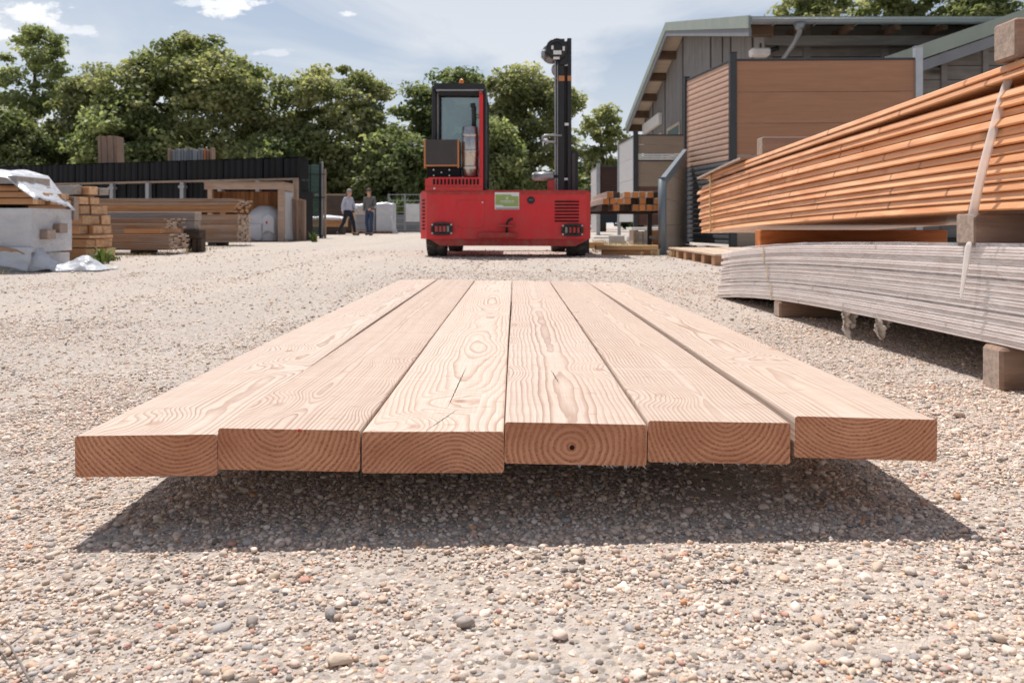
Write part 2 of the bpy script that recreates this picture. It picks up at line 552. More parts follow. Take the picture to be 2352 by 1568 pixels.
M['zinc'] = plain('zinc', (0.27, 0.29, 0.31), 0.45, 0.5, 0.4, 0.2, (0.2, 0.2, 0.2), 3.0)
M['fascia_grey'] = plain('fascia_grey', (0.20, 0.21, 0.225), 0.65, 0, 0.3, 0.3, (0.12, 0.12, 0.12), 3.0)
M['white_paint'] = plain('white_paint', (0.72, 0.70, 0.67), 0.5, 0, 0.4, 0.2, (0.4, 0.36, 0.3), 4.0)
M['anthracite'] = plain('anthracite', (0.045, 0.047, 0.052), 0.45, 0.2, 0.4, 0.1, (0.12, 0.11, 0.1), 5.0)
M['alu'] = plain('alu', (0.42, 0.44, 0.46), 0.42, 0.4, 0.4, 0.1, (0.3, 0.3, 0.3), 5.0)
M['slate_paint'] = plain('slate_paint', (0.15, 0.175, 0.195), 0.5, 0.2, 0.4, 0.15, (0.25, 0.24, 0.22), 5.0)
M['wpc_brown'] = timber('wpc_brown', (0.385, 0.205, 0.125), (0.335, 0.17, 0.10), 0, 0.35, 0.7, 0.08, 0.0, 0.15, 0.25)
M['wpc_salmon'] = timber('wpc_salmon', (0.60, 0.40, 0.295), (0.52, 0.34, 0.25), 1, 0.35, 0.7, 0.10, 0.0, 0.15, 0.25)
M['wpc_beige'] = timber('wpc_beige', (0.36, 0.28, 0.215), (0.32, 0.245, 0.185), 0, 0.35, 0.7, 0.06, 0.0, 0.1, 0.25)
M['wpc_slate'] = timber('wpc_slate', (0.16, 0.165, 0.175), (0.12, 0.125, 0.135), 1, 0.35, 0.6, 0.12, 0.0, 0.15, 0.3)
M['wpc_grey'] = timber('wpc_grey', (0.50, 0.49, 0.49), (0.45, 0.44, 0.44), 1, 0.3, 0.65, 0.06, 0.0, 0.1, 0.25)
M['wpc_dark'] = timber('wpc_dark', (0.075, 0.042, 0.036), (0.06, 0.034, 0.03), 0, 0.35, 0.65, 0.1, 0.0, 0.1, 0.25)
M['wpc_navy'] = timber('wpc_navy', (0.035, 0.042, 0.055), (0.028, 0.034, 0.044), 0, 0.35, 0.6, 0.1, 0.0, 0.1, 0.25)
M['wpc_maroon'] = timber('wpc_maroon', (0.16, 0.085, 0.066), (0.13, 0.068, 0.052), 0, 0.35, 0.65, 0.1, 0.0, 0.1, 0.25)
M['red'] = plain('red_paint', (0.64, 0.024, 0.030), 0.45, 0.0, 0.4, 0.55, (0.42, 0.10, 0.07), 2.2)
M['red_dusty'] = plain('red_dusty', (0.40, 0.045, 0.04), 0.65, 0.0, 0.3, 0.75, (0.33, 0.16, 0.11), 5.0)
M['black'] = plain('black_paint', (0.018, 0.018, 0.02), 0.42, 0.1, 0.4, 0.2, (0.08, 0.075, 0.07), 4.0)
M['matt_black'] = plain('matt_black', (0.010, 0.010, 0.011), 0.8, 0, 0.2)
M['rubber'] = plain('rubber', (0.055, 0.05, 0.046), 0.85, 0, 0.2, 0.7, (0.24, 0.20, 0.165), 7.0)
M['steel'] = plain('steel', (0.50, 0.47, 0.44), 0.28, 0.95, 0.5, 0.35, (0.32, 0.22, 0.17), 6.0)
M['grey_metal'] = plain('grey_metal', (0.34, 0.34, 0.345), 0.45, 0.5, 0.4, 0.2, (0.25, 0.22, 0.2), 5.0)
M['orange_trim'] = plain('orange_trim', (0.52, 0.20, 0.07), 0.6, dirt=0.3)
M['brown_black'] = plain('brown_black', (0.060, 0.052, 0.050), 0.6, 0, 0.3, 0.2, (0.12, 0.10, 0.09), 3.0)
M['beacon'] = plain('beacon', (0.95, 0.22, 0.01), 0.2, 0, 0.6)
M['lamp_red'] = plain('lamp_red', (0.50, 0.03, 0.025), 0.2, 0, 0.6)
M['lamp_clear'] = plain('lamp_clear', (0.32, 0.28, 0.27), 0.2, 0.1, 0.6)
M['sticker_white'] = plain('sticker_white', (0.72, 0.72, 0.70), 0.5)
M['sticker_green'] = plain('sticker_green', (0.30, 0.39, 0.13), 0.5)
M['sticker_pale'] = plain('sticker_pale', (0.55, 0.60, 0.42), 0.5)
M['glass'] = glass('cab_glass')
M['window_glass'] = glass('window_glass', (0.3, 0.34, 0.36), 0.35)
M['film_white'] = film('film_white', (0.74, 0.75, 0.78), 0.10, 0.25)
M['film_clear'] = film('film_clear', (0.88, 0.84, 0.82), 0.90, 0.12)
M['film_scrap'] = film('film_scrap', (0.74, 0.66, 0.58), 0.25, 0.4)
M['strap_white'] = film('strap_white', (0.90, 0.88, 0.86), 0.0, 0.3, 0.85, 0.1)
M['strap_yellow'] = plain('strap_yellow', (0.62, 0.47, 0.24), 0.5)
M['strap_black'] = plain('strap_black', (0.02, 0.02, 0.02), 0.4)
M['crate_black'] = plain('crate_black', (0.004, 0.0045, 0.006), 0.55, 0, 0.25, 0.2, (0.015, 0.016, 0.02), 2.5, 0.0, 0.6)
M['rail_wood'] = timber('rail_wood', (0.40, 0.30, 0.23), (0.30, 0.22, 0.16), 0, 0.5, 0.8, 0.2, 0.0)
M['galv'] = plain('galv', (0.34, 0.345, 0.35), 0.55, 0.4, 0.4, 0.25, (0.25, 0.24, 0.22), 4.0)
M['mesh_green'] = plain('mesh_green', (0.12, 0.20, 0.17), 0.45)
M['concrete'] = plain('concrete', (0.46, 0.43, 0.39), 0.85, 0, 0.2, 0.3, (0.3, 0.27, 0.23), 8.0, 0.3)
M['bark'] = timber('bark', (0.12, 0.095, 0.07), (0.06, 0.048, 0.038), 2, 0.8, 0.9, 0.2, 0.0, 0.8, 0.1)
M['skin'] = plain('skin', (0.55, 0.30, 0.21), 0.5)
M['shirt_blue'] = plain('shirt_blue', (0.46, 0.48, 0.56), 0.8, 0, 0.2, 0, nscale=9.0)
M['jacket_grey'] = plain('jacket_grey', (0.15, 0.145, 0.14), 0.85, 0, 0.2, 0, nscale=9.0)
M['trousers_dark'] = plain('trousers_dark', (0.022, 0.025, 0.038), 0.8, 0, 0.2, 0, nscale=9.0)
M['jeans'] = plain('jeans', (0.045, 0.065, 0.12), 0.85, 0, 0.2, 0, nscale=9.0)
M['hair_grey'] = plain('hair_grey', (0.30, 0.29, 0.28), 0.7)
M['hair_brown'] = plain('hair_brown', (0.09, 0.065, 0.05), 0.7)
M['shoe'] = plain('shoe', (0.02, 0.018, 0.017), 0.5)
M['weed'] = plain('weed_leaf', (0.13, 0.19, 0.035), 0.6, 0, 0.3, 0, var=0.4)
M['straw'] = plain('straw', (0.50, 0.42, 0.24), 0.7, 0, 0.2, 0, var=0.4)
M['twig'] = plain('twig', (0.20, 0.17, 0.15), 0.8)


def leaf_mat(name, c1, c2):
    m, nt, b = new_mat(name)
    t = nt.attr('tint')
    col = nt.mix(t, c1, c2)
    br = nt.math('MULTIPLY_ADD', nt.rand(), 0.25, 0.88)
    col = nt.mix(1.0, col, nt.comb(br, br, br), 'MULTIPLY')
    setb(nt, b, Base_Color=col, Roughness=0.55, Specular_IOR_Level=0.35)
    tl = nt.node('ShaderNodeBsdfTranslucent')
    nt.put(tl.inputs[0], nt.mix(1.0, col, (1.45, 1.42, 0.95), 'MULTIPLY'))
    mx = nt.node('ShaderNodeMixShader', None, i0=0.52)
    nt.put(mx.inputs[1], b.outputs[0]); nt.put(mx.inputs[2], tl.outputs[0])
    out = next(x for x in nt.n if x.type == 'OUTPUT_MATERIAL')
    nt.put(out.inputs[0], mx.outputs[0])
    return m


M['leaf'] = leaf_mat('leaf_olive', (0.125, 0.155, 0.058), (0.41, 0.415, 0.225))
M['leaf_dark'] = leaf_mat('leaf_dark', (0.095, 0.130, 0.052), (0.34, 0.37, 0.185))


def plank_mats(k, px, pz, sp, early, late, seed, wander=0.03, crack=None, hole=False, knotp=0.55):
    """sawn softwood: the same annual rings cut lengthways on the faces and across on the ends"""
    mats = []
    for end in (False, True):
        m, nt, b = new_mat(('plank_end' if end else 'plank_face') + '_%d' % k)
        co = nt.obj()
        x, y, z = nt.sep(co)
        sd = nt.vmath('ADD', co, (seed * 3.1, seed * 1.7, seed * 5.3))
        w = nt.node('ShaderNodeTexNoise', None, Vector=nt.mapv(sd, (3.0, 1.15, 3.0)), Scale=1.0, Detail=2.0, Roughness=0.5)
        ws = nt.sep(w.outputs[1])
        w2 = nt.noise(nt.mapv(sd, (14, 5, 14)), 1.0, 2.0)
        kv = nt.node('ShaderNodeTexVoronoi', {'voronoi_dimensions': '2D'}, Vector=nt.mapv(sd, (4.6, 3.1, 0)), Scale=1.0)
        pres = nt.math('GREATER_THAN', nt.sep(kv.outputs[1])[0], 1.0 - knotp)
        kd = kv.outputs[0]
        kb = nt.math('MULTIPLY', nt.ramp(kd, [(0.0, 1.0), (0.12, 0.75), (0.34, 0.0)], 'EASE'), pres)
        dx = nt.math('MULTIPLY', nt.math('SUBTRACT', ws[0], 0.5), wander * 2)
        dz = nt.math('MULTIPLY', nt.math('SUBTRACT', ws[2], 0.5), wander * 2)
        if end:
            kb = nt.math('MULTIPLY', kb, 0.25)
        ax = nt.math('ADD', nt.math('SUBTRACT', x, px), dx)
        az = nt.math('ADD', nt.math('SUBTRACT', z, pz), dz)
        r = nt.math('SQRT', nt.math('ADD', nt.math('MULTIPLY', ax, ax), nt.math('MULTIPLY', az, az)))
        r = nt.math('ADD', r, nt.math('MULTIPLY', kb, 0.030))
        r = nt.math('ADD', r, nt.math('MULTIPLY', nt.math('SUBTRACT', w2, 0.5), sp * 1.5))
        r = nt.math('ADD', r, nt.math('MULTIPLY', nt.math('SUBTRACT', nt.noise(nt.mapv(sd, (22, 2.2, 30)), 1.0, 3.0, 0.6), 0.5), sp * 1.1))
        rs = nt.math('DIVIDE', r, sp)
        ring = nt.math('FRACT', rs)
        wide = nt.noise(nt.comb(nt.math('FLOOR', rs), seed, 0.0), 1.37, 0.0)   # ring-to-ring strength
        fib = nt.noise(nt.mapv(sd, (420, 9, 420)), 1.0, 2.0)
        if not end:
            line = nt.ramp(ring, [(0.0, 0.0), (0.45, 0.08), (0.80, 0.75), (0.93, 1.0), (0.985, 0.0)])
            line = nt.math('MULTIPLY', line, nt.math('MULTIPLY_ADD', wide, 1.3, 0.30), clamp=True)
            line = nt.math('MULTIPLY', line, nt.ramp(nt.noise(nt.mapv(sd, (6, 1.4, 6)), 1.0, 2.0), [(0.25, 0.55), (0.7, 1.1)]), clamp=True)
            col = nt.mix(line, early, late)
            blot = nt.noise(nt.mapv(sd, (5, 1.2, 5)), 1.3, 3.0)
            col = nt.mix(nt.math('MULTIPLY', nt.ramp(blot, [(0.35, 0), (0.75, 1)]), 0.30), col, tuple(c * q for c, q in zip(early, (0.92, 0.80, 0.72))))
            col = nt.mix(nt.math('MULTIPLY', nt.ramp(fib, [(0.35, 1), (0.62, 0)]), 0.22), col, late)
            # knots
            kdn = nt.math('ADD', kd, nt.math('MULTIPLY', nt.math('SUBTRACT', nt.noise(nt.mapv(sd, (60, 45, 60)), 1.0, 3.0), 0.5), 0.05))
            kc = nt.math('MULTIPLY', nt.ramp(kdn, [(0.022, 1.0), (0.060, 0.0)]), pres)
            col = nt.mix(nt.math('MULTIPLY', kc, nt.math('MULTIPLY_ADD', nt.sep(kv.outputs[1])[2], 0.7, 0.2)), col, (0.33, 0.19, 0.13))
            # small dashes of resin and saw marks
            dv = nt.node('ShaderNodeTexVoronoi', {'voronoi_dimensions': '2D'}, Vector=nt.mapv(sd, (13, 26, 0)), Scale=1.0)
            dp = nt.math('GREATER_THAN', nt.sep(dv.outputs[1])[1], 0.86)
            dsh = nt.math('MULTIPLY', nt.ramp(dv.outputs[0], [(0.05, 1), (0.16, 0)]), dp)
            col = nt.mix(nt.math('MULTIPLY', dsh, 0.5), col, (0.34, 0.20, 0.13))
            # faint saw bands across the board, and a roller mark or two
            bn = nt.noise(nt.comb(nt.math('MULTIPLY', x, 1.5), nt.math('MULTIPLY', y, 38.0), seed), 1.0, 3.0, 0.6)
            col = nt.mix(nt.math('MULTIPLY', nt.ramp(bn, [(0.42, 0.0), (0.75, 1.0)]), 0.16), col, late)
            for q in (0.37 + 0.01 * seed, 1.02, 1.9 - 0.02 * seed):
                rm = nt.math('LESS_THAN', nt.math('ABSOLUTE', nt.math('ADD', nt.math('SUBTRACT', y, q), nt.math('MULTIPLY', w2, 0.006))), 0.0022)
                col = nt.mix(nt.math('MULTIPLY', rm, nt.ramp(nt.noise(sd, 25.0, 2.0), [(0.4, 0.0), (0.6, 0.45)])), col, (0.72, 0.60, 0.52))
            if crack:
                for (cx, cy, sl, ln) in crack:
                    jag = nt.math('MULTIPLY', nt.math('SUBTRACT', nt.noise(nt.comb(0.0, y, 0.0), 60.0, 2.0), 0.5), 0.004)
                    cyy = nt.math('SUBTRACT', y, cy)
                    cd = nt.math('ABSOLUTE', nt.math('ADD', nt.math('SUBTRACT', nt.math('SUBTRACT', x, cx), nt.math('MULTIPLY', cyy, sl)), jag))
                    tip = nt.math('SUBTRACT', 1.0, nt.math('POWER', nt.math('DIVIDE', nt.math('ABSOLUTE', cyy), ln), 2.0))
                    c_ = nt.math('LESS_THAN', cd, nt.math('MULTIPLY', tip, 0.0011))
                    col = nt.mix(c_, col, (0.05, 0.03, 0.022))
            h = nt.math('ADD', nt.math('MULTIPLY', line, 0.8), nt.math('MULTIPLY', fib, 0.5))
            nrm = nt.bump(h, 0.25, 0.0012)
            setb(nt, b, Base_Color=col, Roughness=0.62, Specular_IOR_Level=0.25, Normal=nrm)
        else:
            line = nt.ramp(ring, [(0.0, 0.0), (0.40, 0.10), (0.62, 0.95), (0.90, 1.0), (0.98, 0.0)])
            line = nt.math('MULTIPLY', line, nt.math('MULTIPLY_ADD', wide, 1.0, 0.45), clamp=True)
            sp1 = nt.noise(nt.mapv(sd, (260, 30, 420), (0, 0, 0), (0, 0.6, 0)), 1.0, 3.0, 0.65)
            e1 = tuple(a * q for a, q in zip(early, (1.16, 0.74, 0.54)))
            l1 = (0.29, 0.095, 0.045)
            col = nt.mix(nt.math('MULTIPLY', line, nt.ramp(sp1, [(0.3, 1.0), (0.62, 0.35)])), e1, l1)
            blot = nt.noise(nt.mapv(sd, (9, 3, 14)), 1.0, 3.0)
            col = nt.mix(nt.math('MULTIPLY', nt.ramp(blot, [(0.35, 0.0), (0.68, 1.0)]), 0.6), col, (0.36, 0.135, 0.070))
            dark = nt.math('MULTIPLY', nt.ramp(sp1, [(0.28, 1), (0.40, 0)]), 0.5)
            col = nt.mix(dark, col, (0.12, 0.045, 0.025))
            if hole:
                col = nt.mix(nt.math('LESS_THAN', nt.math('SQRT', nt.math('ADD', nt.math('POWER', nt.math('SUBTRACT', x, px), 2.0), nt.math('POWER', nt.math('SUBTRACT', z, pz), 2.0))), 0.0036), col, (0.03, 0.012, 0.008))
            h = nt.math('ADD', nt.math('MULTIPLY', line, -0.6), nt.math('MULTIPLY', sp1, 1.3))
            setb(nt, b, Base_Color=col, Roughness=0.85, Specular_IOR_Level=0.15, Normal=nt.bump(h, 0.7, 0.003))
        mats.append(m)
    return mats

# ------------------------------------------------------------------ ground
def gz(x, y):
    """height of the yard: a slight cross fall near the planks, gentle unevenness elsewhere"""
    a = 0.012 * math.tanh(x / 0.6) * math.exp(-((y - 1.0) / 1.2) ** 2)
    b = 0.006 * math.sin(1.7 * x + 0.6 * y) * math.sin(0.9 * y - 0.7 * x) * min(1.0, max(0.0, (y - 1.2) / 3.0))
    return a + b


def ground_mat():
    m, nt, b = new_mat('gravel_ground')
    co = nt.obj()
    pt = nt.noise(nt.mapv(co, (1, 1, 0)), 2.1, 5.0, 0.6)
    trk = nt.noise(nt.mapv(co, (1.35, 0.13, 0), (0, 0, 0), (0, 0, 0.05)), 1.0, 4.0, 0.6)
    v1 = nt.node('ShaderNodeTexVoronoi', {'voronoi_dimensions': '2D'}, Vector=co, Scale=95.0)
    v2 = nt.node('ShaderNodeTexVoronoi', {'voronoi_dimensions': '2D'}, Vector=co, Scale=48.0)
    cs = nt.sep(v1.outputs[1])
    cs2 = nt.sep(v2.outputs[1])
    stone = nt.ramp(cs[0], [(0.0, (0.17, 0.15, 0.135)), (0.14, (0.29, 0.255, 0.225)), (0.38, (0.42, 0.37, 0.33)), (0.64, (0.51, 0.455, 0.41)),
                            (0.88, (0.62, 0.565, 0.52)), (0.95, (0.42, 0.30, 0.21)), (1.0, (0.27, 0.255, 0.25))])
    sand = nt.mix(pt, (0.49, 0.41, 0.34), (0.58, 0.495, 0.415))
    fine = nt.noise(co, 240.0, 3.0, 0.7)
    sand = nt.mix(nt.ramp(fine, [(0.3, 0.45), (0.6, 0.0)]), sand, (0.34, 0.28, 0.235))
    cov = nt.math('MULTIPLY', nt.ramp(nt.math('ADD', nt.math('MULTIPLY', pt, 0.65), nt.math('MULTIPLY', trk, 0.55)), [(0.48, 0.45), (0.66, 0.95)]),
                  nt.ramp(v1.outputs[0], [(0.36, 1.0), (0.60, 0.0)]))
    col = nt.mix(cov, sand, stone)
    big = nt.math('MULTIPLY', nt.math('GREATER_THAN', cs2[1], 0.90), nt.ramp(v2.outputs[0], [(0.22, 1.0), (0.34, 0.0)]))
    col = nt.mix(nt.math('MULTIPLY', big, 0.75), col, nt.ramp(cs2[2], [(0.0, (0.16, 0.145, 0.135)), (0.5, (0.27, 0.24, 0.22)), (1.0, (0.58, 0.52, 0.46))]))
    streak = nt.ramp(trk, [(0.42, 0.0), (0.64, 0.75)])
    col = nt.mix(streak, col, nt.mix(0.5, col, (0.40, 0.345, 0.30)))
    gr = nt.noise(co, 420.0, 2.0, 0.6)
    h = nt.math('ADD', nt.math('MULTIPLY', nt.math('SUBTRACT', 0.6, v1.outputs[0]), nt.math('MULTIPLY', cov, 0.7)), nt.math('ADD', nt.math('ADD', nt.math('MULTIPLY', gr, 0.35), nt.math('MULTIPLY', fine, 0.6)), nt.math('MULTIPLY', big, 1.0)))
    setb(nt, b, Base_Color=col, Roughness=0.9, Specular_IOR_Level=0.15, Normal=nt.bump(h, 0.75, 0.008))
    return m


def build_ground():
    ys = [-300, -80, -20, -6, -2, -0.5, 0.0, 0.3]
    y = 0.45
    while y < 420:
        ys.append(y); y *= 1.028 if y < 12 else 1.12
    ts = np.linspace(-6.9, 6.9, 170)
    xs = 0.85 * np.sinh(ts)
    nx, ny = len(xs), len(ys)
    X, Y = np.meshgrid(xs, np.array(ys))
    Z = np.vectorize(gz)(X, Y)
    near = np.clip(1.0 - (Y - 3.0) / 6.0, 0, 1) * (Y > 0.2)
    Z += near * 0.0006 * nrs.randn(*Z.shape)
    vs = np.stack([X, Y, Z], -1).reshape(-1, 3)
    fs = [(i * nx + j, i * nx + j + 1, (i + 1) * nx + j + 1, (i + 1) * nx + j) for i in range(ny - 1) for j in range(nx - 1)]
    me = bpy.data.meshes.new('ground')
    me.from_pydata(vs.tolist(), [], fs)
    me.polygons.foreach_set('use_smooth', [True] * len(fs))
    me.materials.append(ground_mat())
    o = bpy.data.objects.new('ground', me); COL.objects.link(o)
    tag(o, None, None, None, 'structure')


build_ground()


def pebble_mat():
    m, nt, b = new_mat('pebble')
    c = nt.attr('pcol', 'INSTANCER', 'Color')
    co = nt.obj()
    n = nt.noise(co, 3.0, 4.0, 0.6)
    col = nt.mix(nt.ramp(n, [(0.3, 0.0), (0.7, 0.45)]), c, nt.mix(0.5, c, (0.42, 0.36, 0.31)))
    setb(nt, b, Base_Color=col, Roughness=0.72, Specular_IOR_Level=0.3, Normal=nt.bump(n, 0.15, 0.1))
    return m


def pebble_group(mat):
    g = bpy.data.node_groups.new('pebble_scatter', 'GeometryNodeTree')
    g.interface.new_socket('Geometry', in_out='INPUT', socket_type='NodeSocketGeometry')
    g.interface.new_socket('Geometry', in_out='OUTPUT', socket_type='NodeSocketGeometry')
    n, l = g.nodes, g.links
    gi = n.new('NodeGroupInput'); go = n.new('NodeGroupOutput')
    g2i = n.new('GeometryNodeGeometryToInstance')
    for k in range(7):
        ico = n.new('GeometryNodeMeshIcoSphere'); ico.inputs['Radius'].default_value = 1.0; ico.inputs['Subdivisions'].default_value = 2 if k < 5 else 1
        if k < 5: ico.inputs['Subdivisions'].default_value = 2
        pos = n.new('GeometryNodeInputPosition')
        add = n.new('ShaderNodeVectorMath'); add.operation = 'ADD'; add.inputs[1].default_value = (k * 13.7, k * 5.1, 0)
        l.new(pos.outputs[0], add.inputs[0])
        no = n.new('ShaderNodeTexNoise'); no.inputs['Scale'].default_value = 0.9; no.inputs['Detail'].default_value = 1.0
        l.new(add.outputs[0], no.inputs['Vector'])
        sub = n.new('ShaderNodeVectorMath'); sub.operation = 'SUBTRACT'; sub.inputs[1].default_value = (0.5, 0.5, 0.5)
        l.new(no.outputs['Color'], sub.inputs[0])
        scl = n.new('ShaderNodeVectorMath'); scl.operation = 'SCALE'; scl.inputs[3].default_value = 1.5
        l.new(sub.outputs[0], scl.inputs[0])
        sp = n.new('GeometryNodeSetPosition'); l.new(ico.outputs['Mesh'], sp.inputs['Geometry']); l.new(scl.outputs[0], sp.inputs['Offset'])
        ss = n.new('GeometryNodeSetShadeSmooth'); l.new(sp.outputs[0], ss.inputs[0])
        sm = n.new('GeometryNodeSetMaterial'); sm.inputs['Material'].default_value = mat
        l.new(ss.outputs[0], sm.inputs['Geometry'])
        l.new(sm.outputs[0], g2i.inputs[0])
    iop = n.new('GeometryNodeInstanceOnPoints'); iop.inputs['Pick Instance'].default_value = True
    l.new(gi.outputs[0], iop.inputs['Points']); l.new(g2i.outputs[0], iop.inputs['Instance'])
    def na(name, typ):
        a = n.new('GeometryNodeInputNamedAttribute'); a.data_type = typ; a.inputs['Name'].default_value = name
        return a.outputs[0]
    l.new(na('pidx', 'INT'), iop.inputs['Instance Index'])
    l.new(na('prot', 'FLOAT_VECTOR'), iop.inputs['Rotation'])
    l.new(na('pscl', 'FLOAT_VECTOR'), iop.inputs['Scale'])
    l.new(iop.outputs[0], go.inputs[0])
    return g


def smooth_noise(x, y, seed, f):
    r = np.random.RandomState(seed); out = np.zeros_like(x)
    for k in range(9):
        a = r.rand() * 2 * PI; w = f * (0.6 + 1.4 * r.rand())
        out += np.sin(w * (x * math.cos(a) + y * math.sin(a)) + r.rand() * 6.28)
    return out / 3.0


PEB = np.array([(0.62, 0.54, 0.47), (0.52, 0.43, 0.35), (0.70, 0.63, 0.57), (0.44, 0.36, 0.30), (0.30, 0.27, 0.25), (0.22, 0.215, 0.22), (0.36, 0.355, 0.36),
                (0.57, 0.42, 0.31), (0.48, 0.25, 0.13), (0.17, 0.14, 0.12), (0.56, 0.45, 0.40), (0.46, 0.25, 0.20)])
PEBW = np.array([22, 20, 14, 12, 7, 4, 7, 6, 1.3, 2.5, 9, 1.2]); PEBW = PEBW / PEBW.sum()


def build_pebbles():
    zones = [(0.50, 1.75, 120000, 0.00165, 0.47, 0.0068), (1.75, 3.2, 62000, 0.0021, 0.40, 0.0070), (3.2, 7.0, 26000, 0.0038, 0.33, 0.0090), (7.0, 13.0, 7000, 0.0075, 0.30, 0.015)]
    P = []; R = []
    for (y0, y1, n, med, sg, mx) in zones:
        n = int(n * (1.0 + 1.3 / (0.7 * (y0 + y1) / 2 + 0.1) * 0.5))
        N = n * 5
        mg = 1.3
        y = nrs.uniform(y0 - 0.35 * (y0 > 1), y1 + 0.5, N)
        hw = 0.70 * y + 0.10
        x = nrs.uniform(-1, 1, N) * (0.70 * (y1 + 0.5) + 0.10 + mg)
        p = np.clip((hw + mg - np.abs(x)) / mg, 0, 1) * np.clip((y1 + 0.5 - y) / 0.5, 0, 1)
        if y0 > 1: p = p * np.clip((y - y0 + 0.35) / 0.35, 0, 1)
        s_ = nrs.rand(N) < p
        x, y = x[s_], y[s_]
        d = smooth_noise(x, y, 3, 9.0) * 0.55 + smooth_noise(x * 1.5, y * 0.45, 5, 2.2) * 0.45 * min(1.0, y0 / 2.5) + smooth_noise(x, y, 8, 19.0) * 0.45
        keep = nrs.rand(len(x)) < 1 / (1 + np.exp(-(d * 2.0 + 1.35)))
        trk = np.clip((-0.75 - x) / 0.5, 0, 1) * np.clip((y - 1.9) / 1.2, 0, 1) * (0.35 + 0.65 * (smooth_noise(x * 2.2, y * 0.25, 13, 1.6) > -0.2))
        keep &= nrs.rand(len(x)) > 0.72 * trk
        x, y = x[keep][:n], y[keep][:n]
        r = np.minimum(med * np.exp(nrs.randn(len(x)) * sg), mx)
        P.append(np.stack([x, y], -1)); R.append(r)
    # a few larger stones near the lens, as in the picture
    bx = [(-0.315, 0.86, 0.013), (-0.17, 0.79, 0.013), (-0.43, 0.95, 0.011), (0.42, 0.95, 0.010), (0.05, 0.83, 0.010), (-0.05, 0.86, 0.011), (0.60, 0.86, 0.013), (0.30, 0.80, 0.011),
          (-0.24, 0.74, 0.011), (0.49, 0.79, 0.009), (-0.55, 0.99, 0.010), (0.12, 0.76, 0.010), (0.66, 1.02, 0.010), (0.70, 1.3, 0.011), (0.98, 1.75, 0.014), (1.08, 1.9, 0.012), (0.9, 1.62, 0.012)]
    P.append(np.array([b[:2] for b in bx])); R.append(np.array([b[2] * 0.8 for b in bx]))
    P = np.concatenate(P); R = np.concatenate(R); n = len(R)
    g = np.vectorize(gz)(P[:, 0], P[:, 1])
    flat = nrs.uniform(0.5, 0.9, n)
    z = g + R * flat * nrs.uniform(-0.25, 0.75, n)
    vs = np.stack([P[:, 0], P[:, 1], z], -1)
    me = bpy.data.meshes.new('pebbles'); me.vertices.add(n); me.vertices.foreach_set('co', vs.ravel())
    a = me.attributes.new('pidx', 'INT', 'POINT'); a.data.foreach_set('value', nrs.randint(0, 7, n).astype(np.int32))
    rot = np.stack([nrs.uniform(-0.35, 0.35, n), nrs.uniform(-0.35, 0.35, n), nrs.uniform(0, 6.28, n)], -1)
    a = me.attributes.new('prot', 'FLOAT_VECTOR', 'POINT'); a.data.foreach_set('vector', rot.ravel())
    scl = np.stack([R * nrs.uniform(0.95, 1.45, n), R * nrs.uniform(0.75, 1.1, n), R * flat], -1)
    a = me.attributes.new('pscl', 'FLOAT_VECTOR', 'POINT'); a.data.foreach_set('vector', scl.ravel())
    c = PEB[nrs.choice(len(PEB), n, p=PEBW)] * nrs.uniform(0.85, 1.17, (n, 1)) * np.array([1.15, 1.06, 0.98])
    a = me.attributes.new('pcol', 'FLOAT_COLOR', 'POINT'); a.data.foreach_set('color', np.concatenate([c, np.ones((n, 1))], 1).ravel())
    me.update()
    o = bpy.data.objects.new('gravel', me); COL.objects.link(o)
    me.materials.append(bpy.data.materials['pebble'] if 'pebble' in bpy.data.materials else pebble_mat())
    md = o.modifiers.new('scatter', 'NODES'); md.node_group = pebble_group(me.materials[0])
    tag(o, 'loose rounded pale pebbles scattered over the sandy yard', 'gravel', None, 'stuff')


build_pebbles()


# ------------------------------------------------------------------ trees
def leaf_mesh(name, centers, sizes, outward, tint, mat, seed):
    r = np.random.RandomState(seed); n = len(centers)
    nrm = outward * 0.55 + r.randn(n, 3) * 0.70 + np.array([0, 0.1, 0.65])
    nrm /= np.linalg.norm(nrm, axis=1, keepdims=True) + 1e-9
    t = np.cross(nrm, r.randn(n, 3)); t /= np.linalg.norm(t, axis=1, keepdims=True) + 1e-9
    bb = np.cross(nrm, t)
    s = sizes[:, None]
    v0 = centers + t * s; v1 = centers + bb * s * 0.55 + nrm * s * 0.14; v2 = centers - t * s * 0.9; v3 = centers - bb * s * 0.6 + nrm * s * 0.10
    vs = np.stack([v0, v1, v2, v3], 1).reshape(-1, 3)
    me = bpy.data.meshes.new(name)
    me.vertices.add(4 * n); me.vertices.foreach_set('co', vs.ravel())
    me.loops.add(4 * n); me.loops.foreach_set('vertex_index', np.arange(4 * n, dtype=np.int32))
    me.polygons.add(n); me.polygons.foreach_set('loop_start', np.arange(0, 4 * n, 4, dtype=np.int32)); me.polygons.foreach_set('loop_total', np.full(n, 4, dtype=np.int32))
    a = me.attributes.new('tint', 'FLOAT', 'POINT'); a.data.foreach_set('value', np.repeat(tint, 4).astype(np.float32))
    me.materials.append(mat); me.update(); me.validate()
    return me


